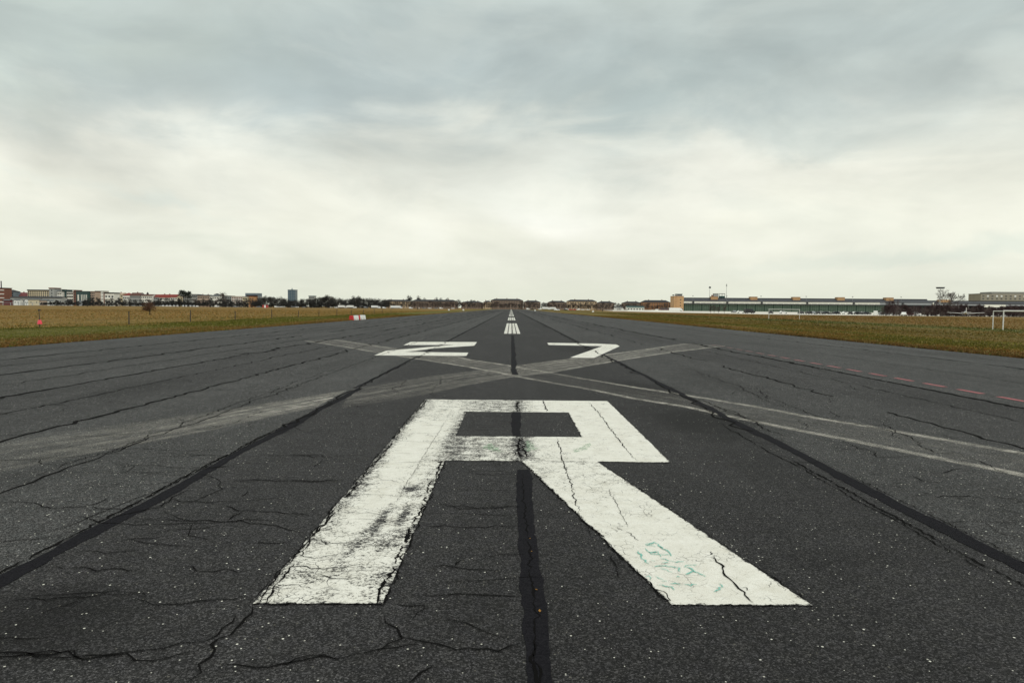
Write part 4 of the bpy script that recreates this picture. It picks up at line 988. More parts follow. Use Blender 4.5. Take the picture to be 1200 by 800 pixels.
# continuous wood left of the runway
tops = [(304, 347.5), (312, 346.3), (320, 347), (328, 348), (333, 347.6), (341, 350.5), (348, 351), (354, 350), (358, 349), (365, 349.4), (372, 347.4), (380, 345.4), (388, 347), (394, 347.4), (402, 349), (410, 350), (416, 347.2), (421, 347.3), (430, 349), (440, 349.6), (446, 350), (456, 350.5)]
px = 303.
while px < 457:
    yt = np.interp(px, *zip(*tops)) + random.uniform(-.5, 1.6)
    plant(random.choice(('round0', 'round1', 'round2', 'wide0', 'wide1', 'wide2')), 'bare_tree', 'dark tree in the wood between the left houses and the barracks', 'tree', px, yt, random.uniform(830, 960), 'trees of the dark wood', 1.1)
    px += random.uniform(1.6, 3.2)
px = 305.
while px < 452:
    plant(random.choice(('bush0', 'bush1', 'bush2')), 'bush', 'low dark bush along the front of the wood', 'bush', px, random.uniform(352.5, 355.5), random.uniform(800, 825), 'bushes along the front of the wood', 1.2)
    px += random.uniform(3, 5)
for px, yt, w in ((414.5, 346, 1), (421, 346.2, 1), (436, 349, 1), (479.5, 345.6, 1.2), (491, 346.2, 1), (498, 348.4, 1), (511, 348, 1), (516, 348.5, 1), (524, 348.6, 1)):
    plant('poplar', 'poplar_tree', 'slender poplar rising above the roofs and trees left of the runway', 'tree', px, yt, 1040, 'poplars left of the runway', w)
# bare trees in front of the barracks
px = 448.
while px < 790:
    plant(random.choice(('brown0', 'brown1', 'brown2', 'round1')), 'bare_tree', 'small bare brown tree in front of the barracks', 'tree', px, random.uniform(352.6, 356) + (hz(px)-361)*.6 + (0 if px < 700 else 1), random.uniform(900, 950), 'small trees in front of the barracks', .9)
    px += random.uniform(2.0, 4.4)
for px, yt in ((536.5, 350), (541, 352), (553, 350.4), (556, 350.8), (561, 352), (637, 353.4), (640, 354), (725, 354.4), (729, 355)):
    plant(random.choice(('round0', 'round2')), 'bare_tree', 'dark bare tree filling a gap between two barracks', 'tree', px, yt, 1020, 'trees in the gaps between barracks')
for px, yt, D in ((833, 357.6, 330), (837, 356.6, 330), (842, 358.2, 330), (849, 357.4, 325)):
    plant('brown2', 'bare_tree', 'thin bare sapling on the apron edge before the green doors', 'tree', px, yt, D, 'saplings before the hangar', .7)
# shrubs and trees on the right
px = 1036.
while px < 1206:
    yt = random.uniform(355.5, 360.5) - (2 if 1085 < px < 1120 else 0) + (1.5 if px > 1150 else 0)
    plant(random.choice(('shrub0', 'shrub1', 'shrub2')), 'shrub', 'reddish bare shrub in the thicket along the right edge of the meadow', 'shrub', px, yt, random.uniform(262, 300), 'thicket along the right meadow', .75)
    px += random.uniform(2.6, 4.4)
px = 1088.
while px < 1206:
    plant(random.choice(('shrub0', 'shrub1', 'shrub2')), 'shrub', 'low dark shrub at the foot of the thicket on the right', 'shrub', px, random.uniform(364, 366.5), random.uniform(255, 262), 'low shrubs at the foot of the right thicket', 1.2)
    px += random.uniform(3.5, 5.5)
for px, yt in ((1041, 350.5), (1047, 348.8), (1052, 352), (1097, 351), (1113, 352), (1122, 354), (1160, 356), (1185, 355.5)):
    plant(random.choice(('tall0', 'tall1', 'tall2')), 'bare_tree', 'reddish bare tree rising out of the thicket on the right', 'tree', px, yt, random.uniform(300, 320), 'taller trees of the right thicket', .55)
# the airy bare tree against the sky, right
def airy_tree(name, label, X, Y, hgt, seed):
    random.seed(seed); m = MB(); tw = MB()
    def grow(p, d, l, r, lev):
        q = p + d*l; mid = p + d*l*.5 + Vector((random.gauss(0, .04), random.gauss(0, .04), 0))*l
        (m if lev < 3 else tw).tube([p, mid, q], [r, r*.85, r*.68], 6 if lev < 2 else 3, cap=False)
        if lev == 6: return
        for k in range(2 if random.random() < .55 else 3):
            ax = Vector((random.gauss(0, 1), random.gauss(0, 1), random.gauss(0, .5))).normalized()
            nd = (d + ax*random.uniform(.4, .8) + Vector((0, 0, .08))).normalized()
            grow(q, nd, l*random.uniform(.68, .88), max(.034, r*.62), lev+1)
    for k in range(3): grow(Vector((random.uniform(-.3, .3), random.uniform(-.2, .2), 0)), Vector((random.uniform(-.3, .3), random.uniform(-.2, .2), 1)).normalized(), hgt*.235, .2, 0)
    zs = max(v[2] for v in m.v+tw.v); sc = hgt/zs
    r = thing(name, label, 'tree', (X, Y, 0)); m.build('trunk', pm('grey_bark', (.10, .085, .07), scale=3), r, True); tw.build('crown', pm('pale_twigs', (.075, .058, .05), scale=3), r)
    r.scale = (sc, sc, sc)
X, zt = at(1110, 338.2, 275); airy_tree('bare_tree', 'tall airy leafless tree against the sky in front of the terminal wing', X, 275, zt, 15)
# small rounded tree alone in the left meadow
X, _ = at(175.5, 360, 117); r = plant('bush1', 'small_tree', 'small round rust-brown tree alone in the left meadow', 'tree', 175.5, 357.0, 117, None)
random.seed(3); V = []; F = []; rr = np.random.default_rng(4)
cl = [(rr.uniform(-.9, .9), rr.uniform(-.8, .8), rr.uniform(.75, 1.75), rr.uniform(.25, .5)) for _ in range(22)]
for i in range(2600):
    c = cl[rr.integers(len(cl))]; p = np.array(c[:3])+rr.normal(0, .5, 3)*c[3]
    if p[2] < .5: p[2] = .5+rr.random()*.4
    a = rr.normal(0, 1, 3); a /= np.linalg.norm(a); b_ = np.cross(a, rr.normal(0, 1, 3)); b_ /= np.linalg.norm(b_); k = len(V); l = rr.uniform(.05, .11)
    V += [p-b_*l*.5, p+a*l*.6, p+b_*l*.5, p-a*l*.6]; F.append((k, k+1, k+2, k+3))
for ch in list(r.children): bpy.data.objects.remove(ch)
r.scale = (1.15, 1.15, 1.08); mesh_obj('crown', V, F, rust, r)
t_ = MB(); t_.tube([(0, 0, 0), (.02, 0, .4), (0, .02, .8), (.05, 0, 1.3)], [.07, .055, .04, .02], 7)
for c in cl[:12]: t_.tube([(0, 0, random.uniform(.35, .7)), (c[0]*.5, c[1]*.5, c[2]*.75), c[:3]], [.03, .02, .008], 5)
t_.build('trunk', barkm, r, True)

# ------------------------------------------------------------------ vehicles (length along x, nose to +x)
def wheels(r, xs, y, rad):
    for x in xs:
        for s_ in (-1, 1):
            w_ = MB().cyl((x, s_*y-s_*.11, rad), (x, s_*y+s_*.11, rad), rad, rad, 14).build('wheel', rubber, r)
            MB().cyl((x, s_*y+s_*.105, rad), (x, s_*y+s_*.125, rad), rad*.55, rad*.55, 10).build('rim', hubm, w_)
def make_van(pm_):
    r = thing('parked_van', '', 'van')
    MB().profile_y([(-2.6, .35), (2.5, .35), (2.6, .6), (2.55, 1.05), (1.75, 1.3), (1.15, 2.25), (.9, 2.35), (-2.45, 2.35), (-2.6, 2.2)], -.98, .98).build('body', pm_, r)
    MB().profile_y([(1.72, 1.38), (1.2, 2.18), (.2, 2.18), (.2, 1.38)], -1.0, 1.0).build('window', glass, r)
    for y in (-.7, .7): MB().box(2.52, 2.63, y-.16, y+.16, .72, .95).build('headlight', steelw, r)
    wheels(r, (-1.6, 1.65), .88, .34); return r
def make_car(pm_):
    r = thing('parked_car', '', 'car')
    MB().profile_y([(-2.1, .3), (2.1, .3), (2.15, .6), (1.95, .82), (.95, .92), (-1.95, .95), (-2.15, .7)], -.87, .87).build('body', pm_, r)
    MB().profile_y([(.95, .92), (.3, 1.42), (-1.1, 1.45), (-1.85, .95)], -.76, .76).build('roof', pm_, r)
    MB().profile_y([(.72, .98), (.26, 1.34), (-1.05, 1.37), (-1.6, .98)], -.78, .78).build('window', glass, r)
    for y in (-.62, .62): MB().box(2.05, 2.17, y-.17, y+.17, .58, .74).build('headlight', steelw, r)
    wheels(r, (-1.3, 1.35), .78, .31); return r
def make_truck(pm_, ln):
    r = thing('parked_lorry', '', 'lorry')
    MB().box(-ln/2, ln/2-2.3, -1.25, 1.25, .95, 3.3, c=.06).build('cargo_box', pm_, r)
    MB().box(-ln/2, ln/2-.3, -.5, .5, .6, .94).build('chassis', darkgrey, r)
    MB().profile_y([(ln/2-2.1, .5), (ln/2, .5), (ln/2, 1.5), (ln/2-.25, 2.7), (ln/2-2.1, 2.8)], -1.2, 1.2).build('cab', pm_, r)
    MB().profile_y([(ln/2-.02, 1.55), (ln/2-.24, 2.5), (ln/2-1.2, 2.5), (ln/2-1.2, 1.55)], -1.22, 1.22).build('window', glass, r)
    wheels(r, (-ln/2+1.2, -ln/2+2.4, ln/2-1.2), 1.05, .48); return r
VP = {'van': make_van(wpaint), 'wcar': make_car(wpaint), 'dcar': make_car(dpaint), 'rcar': make_car(rpaint), 'gcar': make_car(gpaint), 'truck': make_truck(wpaint, 9.5), 'dvan': make_van(dpaint), 'gvan': make_van(gpaint), 'lorry': make_truck(wpaint, 13.)}
used_ = set()
def park(k, px, D, rz, label, group=None, name=None):
    X, _ = at(px, 362, D)
    if k in used_: o = dup(VP[k], label, (X, D, .06), R(rz))
    else:
        used_.add(k); o = VP[k]; o.location = (X, D, .06); o.rotation_euler = (0, 0, R(rz)); o['label'] = label
    if group: o['group'] = group
    elif 'group' in o: del o['group']
    return o
for i, px in enumerate((191, 195.5, 199.4, 204, 208, 214.8, 218.4, 223.2, 227.4)): park('van', px, 715, 297, 'white van parked nose-out in the row left of the wood', 'white vans in a row before the red-roofed houses').scale = (.8, .8, .8)
park('wcar', 231.3, 712, 268, 'white car at the right end of the row of vans'); park('van', 254.4, 722, 0, 'single white van under the bare trees, below the lookout tower'); park('gcar', 276, 700, 4, 'grey car on the perimeter road below the white block'); park('gcar', 302.6, 690, 182, 'grey car on the perimeter road beside the red and white container')
for i, (px, k, rz, D, lab) in enumerate(((324, 'van', 0, 790, 'white van at the left end of the wood'), (329, 'wcar', 0, 790, 'white car beside the van at the left end of the wood'), (333, 'van', 180, 800, 'second white van at the left end of the wood'), (344, 'gvan', 0, 800, 'grey van below the blue office tower'), (348, 'wcar', 180, 800, 'white car below the blue office tower'), (356, 'gcar', 0, 800, 'grey car right of the blue office tower'),
    (394, 'wcar', 0, 790, 'white car left of the lorries before the wood'), (401, 'truck', 0, 800, 'white lorry, left one of three before the wood'), (409.5, 'truck', 180, 800, 'white lorry, middle one of three before the wood'), (415.8, 'van', 180, 800, 'white van between two lorries before the wood'), (420, 'truck', 0, 810, 'white lorry, right one of three before the wood'),
    (429, 'gvan', 0, 800, 'grey van right of the three lorries'), (440, 'truck', 0, 790, 'white lorry left of the cream-ended barrack'), (445, 'van', 90, 790, 'white van seen from the rear by the cream-ended barrack'), (450.4, 'van', 0, 790, 'white van in front of the cream-ended barrack'), (464.5, 'lorry', 0, 780, 'long white lorry in front of the cream-ended barrack'), (481.5, 'van', 0, 790, 'white van before the long dim barrack'),
    (497, 'gcar', 0, 800, 'grey car before the left half of the long barrack'), (503.5, 'wcar', 0, 800, 'white car before the left half of the long barrack'), (511, 'gcar', 180, 800, 'grey car before the middle of the long barrack'), (517, 'van', 0, 820, 'white van before the right half of the long barrack'), (531, 'wcar', 0, 830, 'white car before the right end of the long barrack'),
    (619, 'van', 0, 800, 'white van just right of the runway end'), (624, 'dcar', 0, 790, 'black car just right of the runway end'), (632.5, 'van', 180, 800, 'white van before the gap between barracks'), (640.5, 'truck', 0, 810, 'white lorry before the gap between barracks'), (646.5, 'truck', 180, 810, 'white lorry right of the gap between barracks'), (652, 'van', 0, 800, 'white van right of the two lorries'),
    (664.5, 'van', 0, 700, 'white van left of the red cars'), (669, 'rcar', 0, 690, 'red car, left one of two'), (673, 'rcar', 180, 690, 'red car, right one of two'), (677, 'van', 180, 700, 'white van right of the red cars'), (683, 'wcar', 0, 720, 'white car before the tall tan barrack'), (689, 'wcar', 180, 720, 'second white car before the tall tan barrack'), (663, 'dcar', 0, 650, 'black car left of the red cars'),
    (722.5, 'van', 0, 560, 'white van at the left end of the boundary wall'), (728, 'van', 180, 565, 'white van by the small pale shed'), (735, 'dcar', 0, 560, 'black car between the sheds and the wall'), (766, 'wcar', 0, 540, 'white car behind the boundary wall'), (771, 'van', 0, 545, 'white van behind the boundary wall'), (792, 'lorry', 0, 640, 'white lorry at the foot of the ochre tower'))):
    park(k, px, D, rz, lab)
X, _ = at(652.5, 363, 520); park('wcar', 652.5, 520, 200, 'white car driving nearer on the grass right of the runway')
for px, k, rz, D, lab in ((878.5, 'dvan', 10, 345, 'black van alone on the apron before the green doors'), (860, 'gcar', 90, 400, 'grey car on the apron right of the saplings'), (903.5, 'dcar', 60, 330, 'black car on the apron inside the far goal'), (938.5, 'dcar', 85, 330, 'black car just right of the far goal'), (946.5, 'dcar', 80, 330, 'black car left of the white row on the apron'), (951.5, 'gcar', 95, 330, 'grey car left of the white row on the apron'),
    (968.5, 'dcar', 5, 325, 'black car before the white row on the apron, left one of a pair'), (978.5, 'dcar', 185, 335, 'black car before the white row on the apron, right one of a pair'), (957.5, 'dcar', 90, 335, 'black car seen from the rear at the end of the white row on the apron'), (996.5, 'dcar', 70, 330, 'black car before the right part of the white row'), (1005.5, 'dcar', 100, 330, 'black car second from the askew white van'), (1015.5, 'dcar', 10, 325, 'black car left of the askew white van'),
    (960, 'wcar', 180, 342, 'white car at the left end of the white cars on the apron'), (970, 'wcar', 0, 345, 'white car second from the left in the row on the apron'), (981, 'wcar', 180, 346, 'white car in the middle of the row on the apron'), (991.5, 'wcar', 0, 352, 'white car in the right half of the row on the apron'), (1001.5, 'wcar', 180, 346, 'white car third from the right end of the row on the apron'), (1011.5, 'wcar', 0, 350, 'white car nearest the askew white van on the apron'), (918, 'wcar', 0, 360, 'white car inside the far goal'), (868, 'wcar', 0, 380, 'white car left of the black van on the apron'), (1026.3, 'van', 60, 315, 'white van parked askew at the left end of the thicket'), (1036, 'gcar', 0, 300, 'grey car right of the askew white van'), (1043.5, 'wcar', 180, 330, 'white car before the dark open hall'),
    (1059.5, 'wcar', 235, 262, 'white car at the meadow edge in front of the red car'), (1063, 'rcar', 180, 268, 'red car behind the white car at the meadow edge'), (1073, 'wcar', 20, 270, 'white car at the meadow edge before the thicket, right of the red one'), (1050, 'wcar', 90, 300, 'white car seen from the rear before the dark open hall')):
    park(k, px, D, rz, lab)
for k in set(VP)-used_:
    for ch in list(VP[k].children):
        for g_ in list(ch.children): bpy.data.objects.remove(g_)
        bpy.data.objects.remove(ch)
    bpy.data.objects.remove(VP[k])
X, _ = at(311, 358, 640); r = thing('container', 'red and white striped container on the far edge of the left meadow', 'container', (X, 640, .06))
for i in range(3): MB().box(-2.4+i*1.6, -.8+i*1.6, -1.2, 1.2, 0, 2.6).build('panel', (rpaint, wpaint, rpaint)[i], r)
MB().box(-2.5, 2.5, -1.3, 1.3, 2.6, 2.75).build('roof', greyroof, r)
# light aircraft parked before the thicket
X, _ = at(1131.5, 366, 251); r = thing('light_aircraft', 'white light aircraft with a tall tail fin parked before the thicket', 'aircraft', (X, 251, 0), R(-30)); r.scale = (.86, .86, .92)
secs = [(-4.3, .12, 1.75), (-3.2, .22, 1.7), (-1.2, .46, 1.62), (.4, .62, 1.6), (1.8, .58, 1.52), (2.9, .42, 1.45), (3.2, .16, 1.42)]
MB().tube([(0, y, z) for y, _, z in secs], [q for _, q, _ in secs], 14).build('fuselage', wpaint, r, True)
for s_ in (-1, 1):
    m = MB(); P0 = [(0, 1.3, 1.25), (0, -.3, 1.25)]; 
    m.v = [(s_*.4, 1.4, 1.2), (s_*.4, -.3, 1.2), (s_*6.7, .75, 1.62), (s_*6.7, -.2, 1.62), (s_*.4, 1.4, 1.42), (s_*.4, -.3, 1.36), (s_*6.7, .75, 1.74), (s_*6.7, -.2, 1.72)]
    m.f = [(0, 1, 3, 2), (4, 6, 7, 5), (0, 4, 5, 1), (2, 3, 7, 6), (0, 2, 6, 4), (1, 5, 7, 3)]; m.m = [0]*6; m.build('wing', wpaint, r)
m = MB(); m.profile_x([(-2.9, 1.8), (-4.4, 1.75), (-4.6, 3.5), (-3.6, 3.55)], -.1, .1); m.build('tail_fin', wpaint, r)
MB().box(-1.7, 1.7, -4.3, -3.6, 1.82, 1.92).build('tailplane', wpaint, r)
MB().tube([(0, -.9, 2.0), (0, .1, 2.25), (0, 1.0, 2.2), (0, 1.6, 1.95)], [.2, .42, .4, .15], 12).build('canopy', glass, r, True)
MB().box(-.9, .9, 3.22, 3.27, 1.36, 1.5).cyl((0, 3.2, 1.43), (0, 3.45, 1.43), .14, .03, 10).build('propeller', darkgrey, r)
for x, y in ((-1.1, .3), (1.1, .3), (0, 2.7)):
    w_ = MB().cyl((x-.08, y, .26), (x+.08, y, .26), .26, .26, 14).build('wheel', rubber, r); MB().cyl((x, y, .3), (x*.7, y, 1.3), .05, .06, 8).build('strut', steelw, w_)

# ------------------------------------------------------------------ small things on the meadow
def goal(label, x, y, w, h, dp, rz, q=.055, rear=True):
    r = thing('football_goal', label, 'goal', (x, y, 0), rz)
    for xx in (0, w):
        MB().cyl((xx, 0, 0), (xx, 0, h), q, q, 12).build('post', steelw, r)
        if not rear: continue
        MB().cyl((xx, dp, 0), (xx, dp, h-.03), q*.8, q*.8, 10).build('rear_post', steelw, r)
        MB().cyl((xx, 0, h-.04), (xx, dp, h-.04), q*.7, q*.7, 8).build('side_bar', steelw, r); pass
    MB().cyl((-.06, 0, h), (w+.06, 0, h), q, q, 12).build('crossbar', steelw, r); 
    if rear: MB().cyl((0, dp, h-.04), (w, dp, h-.04), q*.8, q*.8, 10).build('rear_bar', steelw, r)
goal('white football goal frame nearest the runway, cut by the right edge of the photo', 48.05, 66.6, 5., 1.86, 1.35, R(2))
goal('smaller-looking white football goal standing far out on the right meadow', 50.2, 133, 6.3, 1.92, 1.3, R(6), .04, False)
for k, y in enumerate((58.9, 70.5, 82.2, 94.2, 105.7, 117.6, 129.6, 141.2, 152.8, 164.4, 176, 187.6)):
    x = -33.1+random.uniform(-.25, .25); h = random.uniform(1.0, 1.22)
    r = thing('fence_post', ('nearest' if k == 0 else 'slim')+' dark wooden post in the row along the left meadow' if k else 'dark wooden post nearest the camera, right of the red marker', 'post', (x, y, 0), random.uniform(0, 1), 'wooden posts along the left meadow')
    r.rotation_euler = (random.uniform(-.04, .04), random.uniform(-.05, .05), random.uniform(0, 1))
    MB().tube([(0, 0, -.1), (0, 0, h*.5), (.01, 0, h)], [.055, .05, .045], 8).build('shaft', wood, r); MB().box(-.06, .06, -.06, .06, h, h+.03).build('cap', wood, r)
X, Y = G(46.6, 384); r = thing('marker_post', 'dark post carrying a pink-red marker, leftmost on the meadow', 'marker', (X, Y, 0))
MB().tube([(0, 0, -.1), (0, 0, .6), (-.03, 0, 1.28)], [.035, .03, .022], 8).build('post', wood, r)
m = MB(); m.tube([(0, 0, .26), (0, 0, .31), (0, 0, .56)], [.19, .19, .11], 4); m.build('marker', pm('pink_red_plastic', (.75, .07, .10), rough=.5, amp=.12, scale=6), r)
MB().box(-.06, .06, -.05, .05, 1.22, 1.32).build('cap', darkgrey, r)
for i, (y0, y1, lab) in enumerate(((85.5, 88.6, 'red-ended white barrier block nearest the camera, on the left runway edge'), (89.2, 92.8, 'red-ended white barrier block standing behind the first one, left runway edge'))):
    r = thing('barrier_block', lab, 'barrier', (-20.0, y0, 0), 0, 'red and white barrier blocks on the runway edge'); l = y1-y0
    prof = lambda s_: [(-.24*s_, 0), (.24*s_, 0), (.2*s_, .2), (.12*s_, .56), (-.12*s_, .56), (-.2*s_, .2)]
    MB().profile_y([(-.28, .0), (.28, .0), (.26, .22), (.2, .6), (-.2, .6), (-.26, .22)], .35, l).build('body', wpaint, r)
    MB().profile_y([(-.29, .0), (.29, .0), (.27, .22), (.21, .61), (-.21, .61), (-.27, .22)], 0, .349).build('end_block', pm('barrier_red', (.55, .035, .04), rough=.5), r)
    for q in (.28, .66): MB().box(.24, .275, l*q-.1, l*q+.1, .06, .18).build('forklift_slot', darkgrey, r)
for px, D, lab in ((526, 345, 'small white marker board on the grass left of the far runway'), (543, 350, 'small white marker board nearer the runway, left side'), (627, 380, 'small white marker board right beside the far runway'), (695, 300, 'small white marker board on the right meadow edge')):
    X, _ = at(px, 364, D); r = thing('marker_board', lab, 'marker', (X, D, 0)); MB().box(-.4, .4, -.05, .05, .25, .95).build('board', steelw, r)
    for s_ in (-.3, .3): MB().box(s_-.03, s_+.03, -.03, .03, 0, .25).build('leg', darkgrey, r)
# ------------------------------------------------------------------ people, far off
def person(label, X, Y, rz, top, legs, bend=.0):
    m, t, b = newmat('clothes'); P = t.obj(); z = t.xyz(P)[2]
    c = t.ramp(t.math('DIVIDE', z, 1.8), [(0, (.02, .018, .015)), (.05, legs), (.50, top), (.845, (.42, .27, .2)), (.96, (.05, .035, .025))], 'CONSTANT')
    t.put(b.inputs['Base Color'], c); b.inputs['Roughness'].default_value = .85
    J = {'p': (0, 0, .95, .145), 's': (0, .01, 1.2, .15), 'c': (0, .01, 1.40, .165), 'n': (0, 0, 1.52, .06), 'h': (0, -.02, 1.64, .095), 't': (0, -.02, 1.74, .07),
         'hl': (.1, 0, .9, .10), 'kl': (.11, -.12+bend, .5, .065), 'al': (.11, -.02+bend, .09, .045), 'fl': (.12, -.16+bend, .04, .04),
         'hr': (-.1, 0, .9, .10), 'kr': (-.11, .03, .5, .065), 'ar': (-.11, .22, .12, .045), 'fr': (-.12, .10, .04, .04),
         'shl': (.19, .01, 1.41, .07), 'el': (.25, .06, 1.13, .05), 'wl': (.25, -.06, .90, .036), 'dl': (.25, -.09, .82, .03),
         'shr': (-.19, .01, 1.41, .07), 'er': (-.25, -.02, 1.13, .05), 'wr': (-.25, -.14, .91, .036), 'dr': (-.25, -.17, .83, .03)}
    ks = list(J); E = [('p', 's'), ('s', 'c'), ('c', 'n'), ('n', 'h'), ('h', 't'), ('p', 'hl'), ('hl', 'kl'), ('kl', 'al'), ('al', 'fl'), ('p', 'hr'), ('hr', 'kr'), ('kr', 'ar'), ('ar', 'fr'),
                       ('c', 'shl'), ('shl', 'el'), ('el', 'wl'), ('wl', 'dl'), ('c', 'shr'), ('shr', 'er'), ('er', 'wr'), ('wr', 'dr')]
    me = bpy.data.meshes.new('person'); me.from_pydata([J[k][:3] for k in ks], [(ks.index(a), ks.index(b_)) for a, b_ in E], []); me.materials.append(m)
    o = link(bpy.data.objects.new('person', me)); o.location = (X, Y, 0); o.rotation_euler = (0, 0, rz)
    md = o.modifiers.new('skin', 'SKIN'); sv = me.skin_vertices[0] if me.skin_vertices else None
    if sv is None:
        bm = bmesh.new(); bm.from_mesh(me); bm.verts.layers.skin.verify(); bm.to_mesh(me); bm.free(); sv = me.skin_vertices[0]
    for i, k in enumerate(ks): sv.data[i].radius = (J[k][3], J[k][3]); sv.data[i].use_root = (k == 'p')
    md2 = o.modifiers.new('sub', 'SUBSURF'); md2.levels = 1; md2.render_levels = 2
    return tag(o, label, 'person')
for px, D, rz, lab, top, legs in ((102.4, 400, 1.2, 'person in black clothes walking on the left meadow below the teal block', (.012, .012, .014), (.014, .014, .016)), (489.3, 400, .4, 'person in dark jacket walking on the grass left of the runway', (.02, .02, .022), (.015, .015, .018)),
                            (706, 380, -.5, 'person in dark clothes walking right of the runway', (.02, .018, .02), (.02, .02, .024)), (491.2, 405, .5, 'person in a white top walking beside the one in the dark jacket', (.6, .6, .58), (.02, .02, .022)), (72.5, 560, 1.5, 'person in dark clothes far off by the perimeter road', (.02, .02, .022), (.02, .02, .022)), (248.6, 560, 1.4, 'person in black far off below the lookout tower', (.015, .015, .018), (.015, .015, .018))):
    X, _ = at(px, 362, D); person(lab, X, D, rz, top, legs)

# ------------------------------------------------------------------ grass blades (one mass)
def build_tufts():
    def sample(n, x0, x1, y0, y1, hmin, hmax, sx):
        y = y0*(y1/y0)**rng.random(n)
        x = x0+(x1-x0)*rng.random(n)**1.35
        keep = np.abs(x)*800 < y*(640 if sx < 0 else 640)
        return x[keep], y[keep], hmin+(hmax-hmin)*rng.random(keep.sum())
    X = []; Y = []; Hh = []
    for a in ((60000, -19.8, -34, 22, 170, .03, .075, -1), (56000, -33, -150, 38, 420, .03, .11, -1), (60000, 19.15, 34, 22, 170, .03, .08, 1), (58000, 33, 130, 40, 300, .03, .10, 1),
              (14000, -19.75, -20.6, 22, 260, .03, .10, -1), (14000, 19.05, 19.9, 22, 260, .03, .10, 1)):
        x, y, h = sample(*a); X.append(x); Y.append(y); Hh.append(h)
    X = np.concatenate(X); Y = np.concatenate(Y); Hh = np.concatenate(Hh); n = len(X)
    Hh = Hh*np.clip(1+Y/220, 1, 1.5)*np.clip((420-Y)/220, .2, 1)
    zone = zone_cols(X + 1.6*np.sin(X*.7+Y*.13)+1.2*np.sin(Y*.31-X*.2) + rng.normal(0, .5, n))
    pat = 1+.20*np.sin(X*.83+1.2*np.sin(Y*.045))*np.sin(X*.37+.9)+.14*np.sin(X*2.1+Y*.05)*np.sin(Y*.19+X*.3)
    tone = zone*((.55+.80*rng.random(n))*pat)[:, None]
    dry = rng.random(n) < .12; tone[dry] = np.array([.29, .215, .085])*(.6+.6*rng.random(dry.sum()))[:, None]
    grn = rng.random(n) < .17; tone[grn] = np.array([.095, .105, .02])*(.7+.5*rng.random(grn.sum()))[:, None]
    V = np.zeros((n, 3, 3, 3)); 
    for b in range(3):
        a = rng.random(n)*2*np.pi; w = (.008+.022*rng.random(n))*(1+Y/60); r = .03*rng.random(n)*(1+Y/80)
        ox = X+r*np.cos(a*3); oy = Y+r*np.sin(a*3); lean = Hh*(.2+.9*rng.random(n)); la = rng.random(n)*2*np.pi
        V[:, b, 0] = np.stack([ox-w*np.cos(a), oy-w*np.sin(a), np.full(n, -.03)], -1)
        V[:, b, 1] = np.stack([ox+w*np.cos(a), oy+w*np.sin(a), np.full(n, -.03)], -1)
        V[:, b, 2] = np.stack([ox+lean*np.cos(la), oy+lean*np.sin(la), Hh*(.7+.5*rng.random(n))], -1)
    V = V.reshape(-1, 3).astype(np.float32); nf = n*3
    me = bpy.data.meshes.new('grass'); me.vertices.add(len(V)); me.vertices.foreach_set('co', V.ravel())
    me.loops.add(nf*3); me.loops.foreach_set('vertex_index', np.arange(nf*3, dtype=np.int32))
    me.polygons.add(nf); me.polygons.foreach_set('loop_start', np.arange(0, nf*3, 3, dtype=np.int32)); me.polygons.foreach_set('loop_total', np.full(nf, 3, dtype=np.int32))
    me.update(); me.validate()
    at_ = me.attributes.new('tone', 'FLOAT_COLOR', 'POINT')
    c = np.ones((len(V), 4), dtype=np.float32); c[:, :3] = np.repeat(tone, 9, axis=0); at_.data.foreach_set('color', c.ravel())
    me.materials.append(MT['tuft'])
    o = link(bpy.data.objects.new('grass', me)); tag(o, 'short winter grass, brown and green, on both sides of the runway', 'grass', kind='stuff')
build_tufts()

# ------------------------------------------------------------------ sky and light
SUN_EL, SUN_AZ = 46, 150          # soft sun behind the cloud, over the right shoulder
w = bpy.data.worlds.new('World'); SC.world = w; w.use_nodes = True
t = NT(w.node_tree); bg = t.n['Background']
sky = t.node('ShaderNodeTexSky', sky_type='NISHITA'); sky.sun_disc = False; sky.sun_elevation = R(SUN_EL); sky.sun_rotation = R(SUN_AZ)
D = t.vmath('NORMALIZE', t.node('ShaderNodeTexCoord').outputs['Generated'])
s = t.xyz(D)
el = t.math('MAXIMUM', s[2], 0)
inv = t.math('DIVIDE', 1, t.math('ADD', el, .16))
pl = t.comb(t.math('MULTIPLY', s[0], inv), t.math('MULTIPLY', s[1], inv), 3.3)
n1 = t.noise(pl, .75, 7, .52, .4); n2 = t.noise(pl, 2.2, 7, .55, .3)
sk = t.node('ShaderNodeTexNoise'); t.put(sk.inputs['Vector'], t.comb(t.math('MULTIPLY', s[0], 4), t.math('MULTIPLY', s[1], 4), t.math('MULTIPLY', s[2], 9)))
sk.inputs['Scale'].default_value = 1.0; sk.inputs['Detail'].default_value = 7; sk.inputs['Roughness'].default_value = .52; sk.inputs['Distortion'].default_value = .5
n3 = sk.outputs[0]
def dirn(px, py):
    d = cF + cR*((px-600)/800) + cU*((400-py)/800); d.normalize(); return tuple(d)
warp = t.vmath('ADD', D, t.vmath('SCALE', t.vmath('SUBTRACT', sk.outputs[1], (.5, .5, .5)), .28))
base = t.ramp(el, [(0, (.74, .775, .675)), (.05, (.80, .82, .735)), (.12, (.875, .88, .785)), (.20, (.85, .86, .775)), (.26, (.68, .725, .69)), (.33, (.56, .635, .63)), (.42, (.60, .675, .66)), (.6, (.80, .84, .80)), (1, (.92, .94, .89))])
col = base
